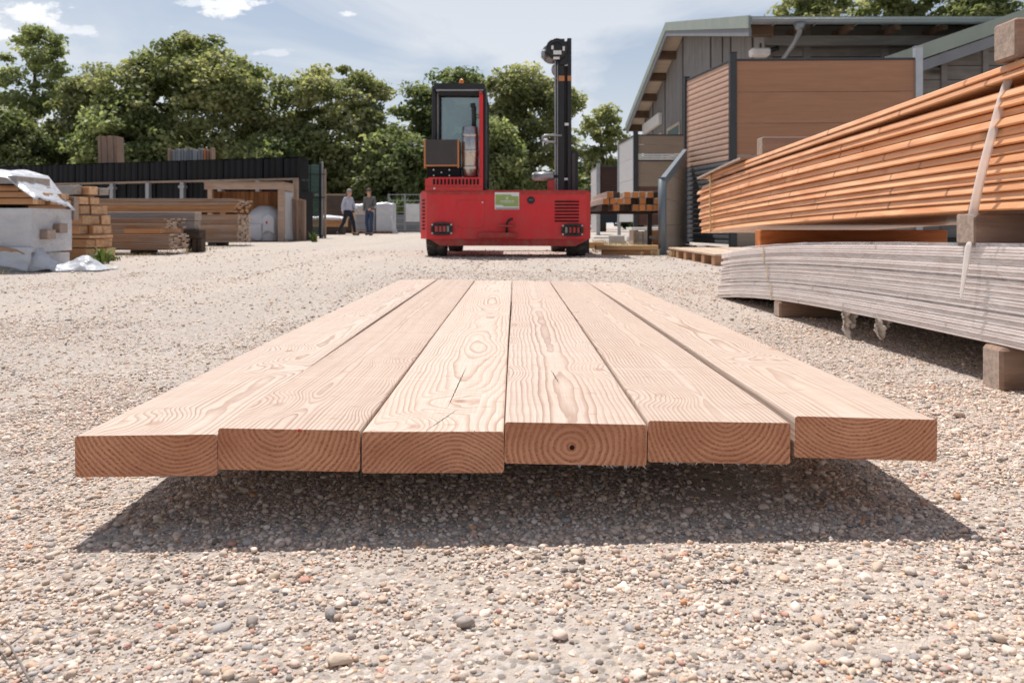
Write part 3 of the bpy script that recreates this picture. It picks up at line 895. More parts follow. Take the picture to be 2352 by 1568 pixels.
def crown_points(lobes, seed, dens, csize, per, lsize):
    """leaf clumps over the surfaces of overlapping lobes; lobes: (x,y,z,rx,ry,rz)"""
    r = np.random.RandomState(seed)
    L = np.array(lobes); C = []; O = []; TI = []
    for i, (x, y, z, a, b, c) in enumerate(L):
        area = 4 * PI * (((a * b) ** 1.6 + (a * c) ** 1.6 + (b * c) ** 1.6) / 3) ** (1 / 1.6)
        k = max(6, int(area * dens))
        d = r.randn(k, 3); d /= np.linalg.norm(d, axis=1, keepdims=True)
        rad = r.uniform(0.70, 1.06, (k, 1))
        p = np.array([x, y, z]) + d * rad * np.array([a, b, c])
        q = (p[:, None, :] - L[None, :, :3]) / L[None, :, 3:]
        ins = ((q ** 2).sum(-1) < 0.50); ins[:, i] = False
        ok = ~ins.any(1) & (p[:, 2] > 0.15)
        C.append(p[ok]); O.append(d[ok]); TI.append(np.full(ok.sum(), r.uniform(0.15, 0.65)))
    C = np.concatenate(C); O = np.concatenate(O); TI = np.concatenate(TI)
    n = len(C)
    cs = csize * r.uniform(0.55, 1.25, n)
    ct = np.clip(TI + r.randn(n) * 0.26, 0, 1)
    rep = np.repeat(np.arange(n), per)
    off = r.randn(n * per, 3); off /= np.linalg.norm(off, axis=1, keepdims=True)
    off *= (r.rand(n * per, 1) ** 0.5) * cs[rep][:, None] * np.array([1.15, 1.15, 0.62])
    P = C[rep] + off
    OUT = O[rep] * 0.5 + off / cs[rep][:, None] * 0.6
    tint = np.clip(ct[rep] + r.randn(n * per) * 0.12, 0, 1)
    ls = lsize * r.uniform(0.55, 1.3, n * per)
    return P, ls, OUT, tint


def trunk_mb(h, r0, limbs, seed, lean=0.0):
    rr = random.Random(seed); mb = MB()
    pts = [Vector((lean * t * h + 0.25 * math.sin(t * 3 + seed) * t, 0.2 * math.cos(t * 4 + seed) * t, -0.15 + t * h)) for t in [i / 7 for i in range(8)]]
    mb.tube(pts, r0, 9, 0, r0 * 0.25)
    for (t0, ang, ln, up) in limbs:
        i = int(t0 * 7); b = pts[i]
        p = [b]
        for s in range(1, 5):
            f = s / 4
            p.append(b + Vector((math.cos(ang) * ln * f, math.sin(ang) * ln * f, up * ln * (f ** 0.8))) + Vector((rr.uniform(-.15, .15), rr.uniform(-.15, .15), rr.uniform(-.1, .1))))
        mb.tube(p, r0 * (0.5 - 0.25 * t0), 6, 0, r0 * 0.08)
    return mb


def tree(label, u, top_v, hw, Y, seed, low=0.06, mat='leaf', dens=0.62, csize=0.84, per=125, lsize=0.165, extra=(), airy=False, group='trees behind the yard'):
    cx = ux(u, Y); h = vz(top_v, Y); w = hw * S * Y
    r = random.Random(seed)
    root = thing('broadleaf_tree', label, 'tree', (cx, Y, 0), 0, group)
    lobes = []
    zb = low * h
    n = 15 if not airy else 11
    for i in range(n):
        t = (i + 0.5) / n
        z = zb + (h - zb) * (0.10 + 0.78 * t)
        prof = math.sin(PI * min(1.0, 0.22 + 0.70 * t)) ** 0.6
        a = i * 2.399 + seed
        rr = w * prof * (0.50 + 0.16 * r.random())
        rl = w * (0.34 + 0.16 * r.random()) * (0.72 if airy else 1.0) * (1.15 - 0.45 * t)
        lobes.append((rr * math.cos(a), rr * math.sin(a) * 0.8, z, rl * 1.15, rl, rl * (0.82 + 0.2 * r.random())))
    rt = w * (0.36 if airy else 0.44)
    lobes.append((0.05 * w, 0, h - rt * 0.86, rt * 1.1, rt, rt * 0.86))
    if not airy:
        lobes.append((0, 0, h * 0.50, w * 0.86, w * 0.72, h * 0.44))
        for i in range(16):
            a = i * 2.399 + 1.3 * seed; t = (i + 0.5) / 16
            zz = h * (0.18 + 0.70 * t); pr = math.sqrt(max(0.0, 1 - ((zz - h * 0.5) / (h * 0.47)) ** 2))
            q = w * (0.17 + 0.10 * r.random())
            lobes.append((w * 0.84 * pr * math.cos(a), w * 0.70 * pr * math.sin(a), zz, q * 1.2, q, q * 0.9))
    for (eu, ev, er) in extra:
        er2 = er * S * Y
        lobes.append((ux(eu, Y) - cx, -0.35 * w, vz(ev, Y), er2, er2 * 0.9, er2 * 0.85))
    P, ls, O, ti = crown_points(lobes, seed, dens, csize, per, lsize)
    me = leaf_mesh('crown', P, ls, O, ti, M[mat], seed)
    ob('crown', me, None, root)
    limbs = [(0.25 + 0.09 * k, k * 2.1 + seed, w * (0.75 - 0.06 * k), 0.75 + 0.1 * k) for k in range(6)]
    ob('trunk', trunk_mb(h * 0.80, 0.026 * h + 0.05, limbs, seed), M['bark'], root)
    return root


tree('tall airy tree at the left picture edge with sky showing through its boughs', 80, 66, 118, 55, 3, 0.12, 'leaf_dark', 1.0, 0.62, 55, 0.16, airy=True,
     extra=((30, 170, 40), (130, 110, 45), (170, 180, 30), (40, 260, 50), (120, 230, 40)))
tree('rounded lighter tree between the tall airy tree and the broadest crown', 205, 150, 92, 52, 5, 0.05)
tree('broadest domed tree, left of the middle behind the black rack', 440, 86, 182, 50, 8, 0.04, extra=((560, 200, 55), (320, 210, 60), (430, 215, 65), (590, 260, 40), (290, 300, 50)))
tree('domed olive tree between the broadest crown and the red forklift cab', 775, 142, 128, 50, 13, 0.04, extra=((665, 265, 48), (690, 215, 40), (720, 330, 50), (860, 330, 40)))
tree('narrow dark tree rising behind the forklift cab', 1020, 158, 88, 54, 17, 0.05, 'leaf_dark', extra=((945, 240, 40), (1065, 200, 38), (960, 330, 50)))
tree('rounded tree between the forklift cab and its mast', 1215, 150, 100, 50, 21, 0.04, extra=((1290, 230, 36), (1150, 210, 40), (1180, 330, 50)))
tree('small slender tree between the mast and the barn gable', 1383, 236, 56, 47, 26, 0.10, 'leaf', 1.3, 0.5, 55, 0.15, airy=True, extra=((1350, 300, 26), (1405, 320, 30), (1375, 370, 34)))
tree('tree crown showing over the barn roof, nearest the gable', 1865, -60, 105, 46, 31, 0.45, 'leaf', 1.1, 0.6, 56, 0.16, group='trees behind the barn')
tree('middle tree crown showing over the barn roof', 2040, -75, 110, 47, 34, 0.45, 'leaf', 1.1, 0.6, 56, 0.16, group='trees behind the barn')
tree('tree crown showing over the barn roof, farthest from the gable', 2235, -80, 125, 46, 37, 0.45, 'leaf_dark', 1.1, 0.6, 56, 0.16, group='trees behind the barn')
tree('low bushy tree under the tall airy tree at the left edge', -10, 250, 110, 48, 41, 0.0, 'leaf_dark')
tree('dark undergrowth tree behind the two walking men', 905, 300, 75, 47, 45, 0.0, 'leaf_dark')
tree('low bushy tree behind the forklift deck', 1120, 262, 70, 46, 49, 0.0, 'leaf_dark')
tree('low bushy tree behind the upright brown boards', 290, 230, 110, 47, 52, 0.0, 'leaf_dark')
tree('low bushy tree behind the upright grey boards', 620, 300, 75, 47, 56, 0.0, 'leaf_dark')


def treeline():
    r = np.random.RandomState(5)
    lobes = [(x + r.uniform(-1, 1), 66 + r.uniform(-2, 2), r.uniform(0.5, 5.5), r.uniform(2.2, 3.4), 2.0, r.uniform(1.8, 3.0)) for x in np.linspace(-46, 15, 44)]
    P, ls, O, ti = crown_points(lobes, 77, 0.7, 0.9, 26, 0.34)
    o = ob('distant_foliage', leaf_mesh('distant_foliage', P, ls, O, ti * 0.6, M['leaf_dark'], 78), None)
    tag(o, 'dark mass of far foliage seen between the tree trunks', 'foliage', None, 'stuff')


treeline()


# ------------------------------------------------------------------ barn with gutter and gable
def build_barn():
    root = thing('barn', 'grey boarded barn with pale green roof edge, gutter and gable wall', 'building', (0, 0, 0))
    XV, XW, XR = 4.75, 5.38, 15.0
    YE, YR, YB = 16.0, 24.65, 33.3
    ZE, ZR = vz(38, 16.0), 6.62
    sl = (ZR - ZE) / (YR - YE)
    def roof_z(y): return ZE + sl * (min(y, 2 * YR - y) - YE)
    # roof sheets and their edge flashing
    mb = MB()
    for (a, b_) in ((YE, YR), (YR, YB)):
        za, zb = roof_z(a), roof_z(b_)
        mb.prism([(a, za - 0.10), (b_, zb - 0.10), (b_, zb), (a, za)], 0, XV + 0.02, XR, 0)
    rf = ob('roof', mb, M['roof_green'], root)
    mb = MB()
    for (a, b_) in ((YE - 0.02, YR), (YR, YB + 0.02)):
        za, zb = roof_z(a), roof_z(b_)
        mb.prism([(a, za - 0.235), (b_, zb - 0.235), (b_, zb + 0.02), (a, za + 0.02)], 0, XV - 0.03, XV + 0.018, 0)
    ob('verge_flashing', mb, M['roof_green'], rf)
    mb = MB()
    for (a, b_) in ((YE + 0.03, YR), (YR, YB - 0.03)):
        za, zb = roof_z(a), roof_z(b_)
        mb.prism([(a, za - 0.40), (b_, zb - 0.40), (b_, zb - 0.236), (a, za - 0.236)], 0, XV - 0.005, XV + 0.05, 0)
    ob('verge_board', mb, M['fascia_grey'], rf)
    # soffit boards between the purlins, and the purlin ends
    ys = [YE + 0.5, 18.6, 20.9, 23.0, YR, 26.3, 28.0, 29.8, 31.5, 33.0]
    for i in range(len(ys) - 1):
        a, b_ = ys[i] + 0.09, ys[i + 1] - 0.09
        if a < YR < b_: continue
        za, zb = roof_z(a) - 0.13, roof_z(b_) - 0.13
        ob('soffit_panel', MB().prism([(a, za - 0.02), (b_, zb - 0.02), (b_, zb), (a, za)], 0, XV + 0.06, XW, 0), M['soffit'], root)
    for y in ys:
        z = roof_z(y) - 0.13
        ob('purlin', BX(XV + 0.055, XW - 0.002, y - 0.085, y + 0.085, z - 0.27, z, bev=0.01), M['purlin'], root)
    # gable wall: boarded panels parted by dark joints
    seam_u = [1758, 1729, 1679, 1660, 1633, 1569, 1528, 1500, 1483]
    sy = [XW / (S * (u - 1176)) for u in seam_u] + [32.6]
    sy[0] = 17.0
    core = MB().prism([(17.05, 0), (32.55, 0), (32.55, roof_z(32.5) - 0.14), (YR, ZR - 0.14), (17.05, roof_z(17.05) - 0.14)], 0, XW + 0.06, XR - 0.4, 0)
    ob('wall', core, M['barn_batten'], root)
    for i in range(len(sy) - 1):
        a, b_ = sy[i] + 0.04, sy[i + 1] - 0.04
        n = max(1, int((b_ - a) / 0.55))
        za, zb = roof_z(a) - 0.16, roof_z(b_) - 0.16
        poly = [(a, 0.1), (b_, 0.1), (b_, zb)]
        if a < YR < b_: poly.append((YR, ZR - 0.16))
        poly.append((a, za))
        ob('wall_panel', MB().prism(poly, 0, XW, XW + 0.055, 0), M['barn_board'], root)
    for y in sy[1:-1]:
        ob('cover_strip', BX(XW - 0.02, XW + 0.03, y - 0.038, y + 0.038, 0.1, roof_z(y) - 0.17), M['barn_batten'], root)
    # windows in the gable
    for (ya, yb, z0, z1) in ((28.6, 31.7, 2.75, 3.62), (25.5, 27.6, 2.75, 3.62)):
        f = ob('window', MB().box(XW - 0.05, XW - 0.003, ya, yb, z1, z1 + 0.09).box(XW - 0.05, XW - 0.003, ya, yb, z0 - 0.09, z0).box(XW - 0.05, XW - 0.003, ya, ya + 0.09, z0, z1).box(XW - 0.05, XW - 0.003, yb - 0.09, yb, z0, z1), M['soffit'], root)
        ob('pane', BX(XW - 0.03, XW - 0.008, ya + 0.09, yb - 0.09, z0, z1), M['window_glass'], f)
    ob('blind_box', BX(XW - 0.16, XW - 0.003, 28.6, 32.1, 4.02, 4.42, bev=0.02), M['white_paint'], root)
    # front wall: boards laid level between posts under the eave
    YW = 17.0
    ztop = roof_z(YW) - 0.16
    posts = [XW + 0.06, 6.25, 7.9, 9.6, 11.4, 13.2, XR - 0.5]
    for i in range(len(posts) - 1):
        a, b_ = posts[i] + 0.08, posts[i + 1] - 0.08
        k = 0
        z = ztop - 0.02
        while z > 2.0:
            ob('wall_board', BX(a, b_, YW - 0.03 + 0.004 * (k % 2), YW + 0.03, z - 0.215, z - 0.012), M['barn_board_x'], root)
            z -= 0.22; k += 1
    for p in posts:
        ob('wall_post', BX(p - 0.075, p + 0.075, YW - 0.05, YW + 0.04, 0, ztop), M['barn_frame'], root)
    ob('eave_beam', BX(XW - 0.1, XR - 0.4, YW - 0.42, YW - 0.24, ZE - 0.44, ZE - 0.24, bev=0.01), M['barn_frame'], root)
    for x in np.arange(XW + 0.5, XR - 0.5, 0.95):
        ob('rafter', BX(x - 0.05, x + 0.05, YE + 0.12, YW + 0.03, ZE - 0.235, ZE - 0.10), M['purlin'], root)
    # half-round gutter with brackets and a swan-neck down pipe
    prof = [(YE - 0.10 + 0.085 * math.cos(a), ZE - 0.10 + 0.085 * math.sin(a)) for a in np.linspace(PI, 2 * PI, 9)]
    prof += [(YE - 0.10 + 0.078 * math.cos(a), ZE - 0.10 + 0.078 * math.sin(a)) for a in np.linspace(2 * PI, PI, 9)]
    gt = ob('gutter', MB().prism(prof, 0, XV + 0.0, XR, 0), M['zinc'], root)
    ob('gutter_bead', MB().cyl((XV, YE - 0.187, ZE - 0.095), (XR, YE - 0.187, ZE - 0.095), 0.012, n=8), M['zinc'], gt)
    for x in np.arange(XV + 0.45, XR, 0.82):
        ob('gutter_bracket', MB().box(x - 0.012, x + 0.012, YE - 0.19, YE + 0.0, ZE - 0.196, ZE - 0.186), M['grey_metal'], gt)
    xd = ux(1832, 16.0)
    dp = MB().tube([(xd, 15.90, ZE - 0.16), (xd, 15.90, ZE - 0.34), (xd - 0.02, 16.1, ZE - 0.50), (xd - 0.14, 16.75, ZE - 0.86), (xd - 0.15, 16.86, ZE - 1.0), (xd - 0.15, 16.86, 0.1)], 0.055, 10)
    dp.cyl((xd, 15.90, ZE - 0.17), (xd, 15.90, ZE - 0.30), 0.13, 0.065, 12)
    ob('down_pipe', dp, M['zinc'], root)
    fl = ob('floodlight', MB().box(XW - 0.42, XW - 0.02, 16.55, 16.80, ZE - 0.66, ZE - 0.50, bev=0.03), M['white_paint'], root)
    ob('bracket', MB().box(XW - 0.24, XW - 0.20, 16.60, 16.66, ZE - 0.51, ZE - 0.40), M['black'], fl)
    ob('sensor', MB().cyl((XW - 0.05, 16.66, ZE - 0.56), (XW + 0.16, 16.66, ZE - 0.48), 0.045, n=10), M['black'], fl)


build_barn()


def build_annex():
    """lower wing: its gable verge rises to the right behind the show fence"""
    root = thing('barn_annex', 'low grey wing of the barn, its pale green verge rising towards the right edge', 'building', (0, 0, 0))
    Y = 13.6; x0 = ux(2036, Y); z0 = vz(133, Y); x1 = 13.0
    k = (vz(24, Y) - z0) / (ux(2352, Y) - x0)
    z1 = z0 + k * (x1 - x0)
    rf = ob('roof', MB().prism([(x0, z0 - 0.09), (x1, z1 - 0.09), (x1, z1), (x0, z0)], 1, Y + 0.02, 16.2, 0), M['roof_green'], root)
    ob('verge_flashing', MB().prism([(x0 - 0.02, z0 - 0.235), (x1, z1 - 0.235), (x1, z1 + 0.015), (x0 - 0.02, z0 + 0.015)], 1, Y - 0.03, Y + 0.018, 0), M['roof_green'], rf)
    ob('verge_board', MB().prism([(x0 + 0.05, z0 - 0.42), (x1, z1 - 0.43), (x1, z1 - 0.237), (x0 + 0.05, z0 - 0.237)], 1, Y + 0.0, Y + 0.05, 0), M['fascia_grey'], rf)
    ob('wall', MB().prism([(x0 + 0.35, 0), (x1, 0), (x1, z1 - 0.14), (x0 + 0.35, z0 + 0.35 * k - 0.14)], 1, Y + 0.41, 16.1, 0), M['barn_batten'], root)
    xs = [x0 + 0.36, ux(2165, Y + 0.4) , ux(2260, Y + 0.4), ux(2352, Y + 0.4), 9.8, 11.2, x1]
    for i in range(len(xs) - 1):
        a, b_ = xs[i] + 0.035, xs[i + 1] - 0.035
        z = 0.2
        while True:
            top = z0 + k * (a - x0) - 0.22
            if z > top: break
            zz = min(z + 0.25, top)
            ob('wall_board', BX(a, b_, Y + 0.37 + 0.004 * (int(z * 4) % 2), Y + 0.405, z, zz - 0.012), M['barn_board_x'], root)
            z += 0.25
    for x in xs[1:-1]:
        ob('cover_strip', BX(x - 0.05, x + 0.05, Y + 0.34, Y + 0.40, 0.1, z0 + k * (x - x0) - 0.2), M['barn_frame'], root)


build_annex()


# ------------------------------------------------------------------ show fences in front of the barn
def fence_bay(root, p0, p1, z0, z1, boards, rail='anthracite', axis_mat=None):
    """boards: list of (height, material name) from the top down, laid level between p0 and p1 (x, y)"""
    d = Vector((p1[0] - p0[0], p1[1] - p0[1], 0)); L = d.length; a = math.atan2(d.y, d.x)
    mt = Matrix.Translation((p0[0], p0[1], 0)) @ Matrix.Rotation(a, 4, 'Z')
    cache = {}
    z = z1
    tr = ob('top_rail', BX(0, L, -0.025, 0.025, z1 - 0.035, z1, bev=0.004), M[rail], root, loc=mt.translation, rz=a)
    z -= 0.035
    k = 0
    for (h, mat) in boards:
        if z - h < z0 - 0.01: break
        key = (round(h, 4), mat)
        if key not in cache:
            if h < 0.12:
                t = 0.012
                mb = MB().prism([(-0.013, 0.004), (0.013, 0.004), (0.013, h), (-0.008, h), (-0.016, h * 0.55), (-0.017, 0.012)], 0, 0.0, L, 0)
            else:
                mb = MB().box(0, L, -0.012, 0.012, 0.006, h, bev=0.004)
            cache[key] = mb.mesh('plank', M[mat])
        ob('plank', cache[key], None, root, loc=(mt.translation.x, mt.translation.y, z - h), rz=a)
        z -= h; k += 1
    return a


def fence_post(root, p, z0, z1, mat='anthracite', w=0.09):
    ps = ob('post', BX(p[0] - w / 2, p[0] + w / 2, p[1] - w / 2, p[1] + w / 2, z0, z1, bev=0.006), M[mat], root)
    ob('cap', BX(p[0] - w / 2 - 0.004, p[0] + w / 2 + 0.004, p[1] - w / 2 - 0.004, p[1] + w / 2 + 0.004, z1, z1 + 0.012), M[mat], ps)


def build_show_fences():
    # tall corner fence: salmon slats over slate slats on the left, wide brown boards on the right
    r = thing('corner_screen_fence', 'tall corner fence of salmon slats and wide brown boards between dark posts', 'fence')
    A = (3.12, 14.3); B = (ux(1683, 12.5), 12.5); C = (ux(2108, 12.4), 12.4)
    zt = vz(136, 12.5)
    sal = (zt - 0.035 - vz(367, 12.5)) / 17
    low = [(sal, 'wpc_salmon')] * 17 + [(0.083, 'wpc_slate')] * 40
    fence_bay(r, A, B, 0.06, zt, low)
    bh = (zt - 0.035 - vz(356, 12.5)) / 3
    fence_bay(r, B, C, 0.06, zt, [(bh, 'wpc_brown')] * 3 + [(bh, 'wpc_beige')] * 3)
    fence_post(r, A, 0, zt + 0.04); fence_post(r, B, 0, zt + 0.09, w=0.105); fence_post(r, C, 0, zt + 0.16, 'alu', 0.11)
    ob('footing', MB().box(2.95, 3.5, 12.4, 14.5, 0.0, 0.05).box(3.4, 6.5, 12.3, 12.6, 0.0, 0.05), M['matt_black'], r)
    # beige and grey fence farther back
    r = thing('beige_screen_fence', 'beige board fence with a white louvre strip and pale grey side', 'fence')
    P = (ux(1460, 23.0), 23.0); Q = (ux(1422, 25.6), 25.6); R_ = (5.2, 23.0)
    zt = vz(309, 23.0)
    h = 0.36
    fence_bay(r, Q, P, 0.1, zt, [(0.62, 'wpc_grey')] * 4)
    zc = vz(353, 23.0); zd = vz(368, 23.0)
    ht = (zt - 0.035 - zc) / 2
    fence_bay(r, P, R_, zc, zt, [(ht, 'wpc_beige')] * 2)
    for i in range(3):
        z = zd + (zc - zd) * (i + 0.15) / 3
        ob('louvre', BX(P[0], R_[0], 22.97, 23.03, z, z + (zc - zd) / 3 * 0.72, bev=0.01), M['sticker_white'], r)
    fence_bay(r, P, R_, 0.1, zd, [(0.36, 'wpc_beige')] * 2 + [(0.13, 'wpc_maroon')] + [(0.33, 'wpc_maroon')] * 6)
    fence_post(r, P, 0, zt + 0.07, w=0.13); fence_post(r, Q, 0, zt, 'alu', 0.1)
    # dark fence farthest back
    r = thing('dark_screen_fence', 'farthest show fence, dark brown over navy boards with a white side', 'fence')
    P = (ux(1374, 31.0), 31.0); Q = (ux(1358, 33.5), 33.5); R_ = (ux(1421, 31.0), 31.0)
    zt = vz(382, 31.0)
    fence_bay(r, Q, P, 0.1, zt, [(0.62, 'wpc_grey')] * 4, 'alu')
    fence_bay(r, P, (R_[0] + 0.4, R_[1]), 0.15, zt, [(0.36, 'wpc_dark')] * 4 + [(0.36, 'wpc_navy')] * 4)
    fence_post(r, P, 0, zt + 0.1, 'alu', 0.14)
    # low fence end with a sloping rail
    r = thing('sloping_fence_panel', 'low beige fence end with a sloping slate grey rail and a round topped post', 'fence')
    P = (ux(1520, 11.2), 11.2); Q = (3.06, 14.15)
    d = Vector((Q[0] - P[0], Q[1] - P[1], 0)); L = d.length; a = math.atan2(d.y, d.x)
    zp = vz(409, 11.2); zq = vz(343, 14.15)
    kw = dict(loc=(P[0], P[1], 0), rz=a)
    g = 0.10
    ob('post', MB().cyl((0, 0, 0), (0, 0, zp), 0.05, n=14).cyl((0, 0, zp), (0, 0, zp + 0.012), 0.055, n=14), M['slate_paint'], r, **kw)
    ob('frame', MB().box(0.14, 0.30, -0.03, 0.03, 0.02, zp - 0.05).prism([(0.14, zp - 0.10), (L, zq - 0.17), (L, zq), (0.14, zp + 0.02)], 1, -0.034, 0.034, 0), M['slate_paint'], r, **kw)
    z = 0.04
    while z < zq - 0.2:
        hh = 0.38
        sl = (zq - zp) / L
        def top(x): return zp - 0.10 + (zq - 0.17 - zp + 0.10) * (x - 0.14) / (L - 0.14)
        pts = [(0.30, z), (L, z)]
        zz = min(z + hh - 0.006, top(L)); pts.append((L, zz))
        xl = 0.30
        if top(0.30) >= z + hh: pts.append((0.30, z + hh - 0.006))
        else:
            xm = 0.14 + (min(zz, z + hh) - (zp - 0.10)) * (L - 0.14) / (zq - 0.17 - zp + 0.10)
            if xm < L: pts.append((max(0.30, xm), zz))
            if top(0.30) > z: pts.append((0.30, top(0.30)))
            else:
                x0 = 0.14 + (z - (zp - 0.10)) * (L - 0.14) / (zq - 0.17 - zp + 0.10)
                pts[0] = (x0, z)
        ob('plank', MB().prism(pts, 1, -0.011, 0.011, 0), M['wpc_beige'], r, **kw)
        z += hh


build_show_fences()


# ------------------------------------------------------------------ red side-loading forklift seen from behind
def build_forklift():
    Yf = 10.40
    k = S * Yf
    def X(u): return (u - 1176) * k
    def Z(v): return EYE - (v - HOR) * k
    root = thing('forklift', 'red sideloading forklift with glazed cab and black mast, seen from behind', 'forklift', (0, Yf, 0))
    xl, xr = X(962), X(1359)
    zt, zb = Z(437), Z(549)
    plan = [(xl, 0.22), (X(980), 0.0), (X(1348), 0.0), (xr, 0.16), (xr, 1.25), (xl, 1.25)]
    body = ob('body', MB().prism([(a, b_) for a, b_ in plan], 2, zb, zt - 0.02, 0), M['red'], root)
    tp = [(a + (0.012 if a < 0 else -0.012), b_ + (0.012 if b_ < 0.5 else 0)) for a, b_ in plan]
    ob('deck_plate', MB().prism(tp, 2, zt - 0.018, zt, 0), M['red_dusty'], body)
    ob('top_lip', BX(X(981), X(1347), -0.006, 0.004, zt - 0.055, zt - 0.03), M['red_dusty'], body)
    ob('skirt', MB().prism([(X(985), zb - 0.001), (X(1351), zb - 0.001), (X(1351), zb - 0.012), (X(1322), Z(565.5)), (X(1010), Z(564.5)), (X(989), zb - 0.012)], 1, 0.03, 0.55, 0), M['red_dusty'], root)
    # upper red deck with its air slots, in front of the cab
    ob('vent_cover', MB().prism([(X(976), Z(437)), (X(1108.5), Z(437)), (X(1108.5), Z(407)), (X(986), Z(407)), (X(976), Z(412))], 1, 0.02, 0.62, 0), M['red'], root)
    for i in range(13):
        u = 994.5 + i * 8.4
        ob('vent_slot', MB().prism([(X(u), Z(424)), (X(u + 4.4), Z(424)), (X(u + 4.4), Z(412.5)), (X(u + 3.2), Z(411)), (X(u + 1.2), Z(411)), (X(u), Z(412.5))], 1, 0.013, 0.03, 0), M['matt_black'], root)
    ob('vent_lip', BX(X(978), X(1107), 0.008, 0.05, Z(430.5), Z(428.5)), M['red_dusty'], root)
    # side air slots on the left corner chamfer
    ang = math.atan2(0.22, X(980) - xl)
    for i in range(9):
        z = Z(459.5 + i * 8.25)
        mt = Matrix.Translation(((xl + X(980)) / 2, 0.11, z)) @ Matrix.Rotation(-ang, 4, 'Z')
        ob('vent_slot', MB().box(-0.045, 0.045, -0.008, 0.01, -0.011, 0.011, bev=0.004, mtx=mt), M['matt_black'], body)
    # louvres on the right
    for i in range(7):
        z = Z(463.0 + i * 7.45)
        ob('louvre_slot', BX(X(1274), X(1330), -0.004, 0.03, z - 0.011, z + 0.009, bev=0.004), M['matt_black'], root)
        ob('louvre_lip', BX(X(1274.5), X(1329.5), -0.012, 0.002, z + 0.009, z + 0.013), M['red'], root)
    # access panel
    ap = ob('access_panel', BX(X(1050.6), X(1113), -0.006, 0.01, Z(523), Z(459.5), bev=0.003), M['red'], root)
    for (u, v) in ((1054, 464.5), (1108.5, 465), (1054, 519), (1109, 519)):
        ob('screw', MB().cyl((X(u), -0.012, Z(v)), (X(u), -0.004, Z(v)), 0.012, n=10), M['steel'] if u > 1100 and v < 500 else M['red_dusty'], ap)
    ob('screw', MB().cyl((X(997.5), 0.012, Z(432.8)), (X(997.5), 0.022, Z(432.8)), 0.013, n=10), M['sticker_white'], root)
    ob('filler_hole', MB().cyl((X(1219.5), -0.012, Z(460)), (X(1219.5), 0.01, Z(460)), 0.047, 0.052, 20), M['black'], root)
    for du in (-2.6, 2.6):
        ob('screw', MB().cyl((X(1219.5 + du), -0.016, Z(459.5)), (X(1219.5 + du), -0.008, Z(459.5)), 0.006, n=8), M['grey_metal'], root)
    # rear lamps behind guard frames
    for (u0, u1, v0, v1, order) in ((990.5, 1040, 511, 540.5, 1), (1289.5, 1339.5, 513.5, 543, -1)):
        cx, cz = (X(u0) + X(u1)) / 2, (Z(v0) + Z(v1)) / 2
        w, h = (X(u1) - X(u0)) / 2, (Z(v0) - Z(v1)) / 2
        lamp = thing('rear_lamp', None, None); lamp.parent = root
        def ring(sx, sz, y): return [(cx + sx * w * math.copysign(abs(math.cos(a)) ** 0.45, math.cos(a)), y, cz + sz * h * math.copysign(abs(math.sin(a)) ** 0.75, math.sin(a))) for a in [2 * PI * i / 28 for i in range(28)]]
        o_, i_ = ring(1, 1, -0.045), ring(0.78, 0.66, -0.045); o2, i2 = ring(1, 1, 0.0), ring(0.78, 0.66, 0.0)
        vs = o_ + i_ + o2 + i2; fs = []
        for q in range(28):
            n = (q + 1) % 28
            fs += [[q, n, 28 + n, 28 + q], [56 + q, 56 + n, n, q], [28 + q, 28 + n, 84 + n, 84 + q]]
        ob('guard', MB().add(vs, fs), M['black'], lamp)
        for f in (-0.33, 0.02, 0.40):
            ob('guard_bar', BX(cx + f * w - 0.007, cx + f * w + 0.007, -0.04, -0.026, cz - h * 0.68, cz + h * 0.68), M['black'], lamp)
        ob('reflector', MB().prism([(p[0], p[2]) for p in ring(0.77, 0.65, 0)], 1, -0.012, -0.002, 0), M['matt_black'], lamp)
        segs = [(-0.70, -0.36, 'lamp_red'), (-0.31, 0.0, 'lamp_red'), (0.05, 0.37, 'lamp_red'), (0.43, 0.70, 'lamp_clear')]
        for (a, b_, mt) in segs:
            if order < 0: a, b_ = -b_, -a
            ob('lens', MB().box(cx + a * w, cx + b_ * w, -0.024, -0.012, cz - h * 0.52, cz + h * 0.52, bev=0.006), M[mt], lamp)
        for sx in (-0.88, 0.88):
            for sz in (-0.66, 0.66):
                ob('bolt', MB().cyl((cx + sx * w, -0.052, cz + sz * h), (cx + sx * w, -0.04, cz + sz * h), 0.011, n=8), M['steel'], lamp)
    # towing bracket: two plates and a bent pin
    hb = ob('tow_bracket', MB().box(X(1098), X(1187), -0.085, 0.005, Z(546), Z(534), bev=0.006).box(X(1144), X(1184), -0.11, 0.005, Z(521), Z(517), bev=0.004), M['red_dusty'], root)
    ob('tow_pin', MB().tube([(X(1164), -0.07, Z(535)), (X(1164), -0.07, Z(515)), (X(1166), -0.075, Z(509)), (X(1171), -0.09, Z(504.5)), (X(1177), -0.105, Z(502.5))], 0.017, 8), M['black'], hb)
    # company board: green field on white, grey strip below, pale emblem and lettering strokes too soft to read
    sg = ob('sign', BX(X(1136.5), X(1192.3), -0.008, 0.0, Z(481), Z(442)), M['sticker_white'], root)
    ob('sign_field', MB().prism([(X(1138), Z(447)), (X(1172.5), Z(447)), (X(1177), Z(450.8)), (X(1191.2), Z(450.8)), (X(1191.2), Z(474.5)), (X(1158), Z(474.5)), (X(1153), Z(470.8)), (X(1138), Z(470.8))], 1, -0.0095, -0.007, 0), M['sticker_green'], sg)
    ob('sign_strip', BX(X(1138), X(1191.5), -0.0095, -0.007, Z(480.4), Z(477.2)), M['zinc'], sg)
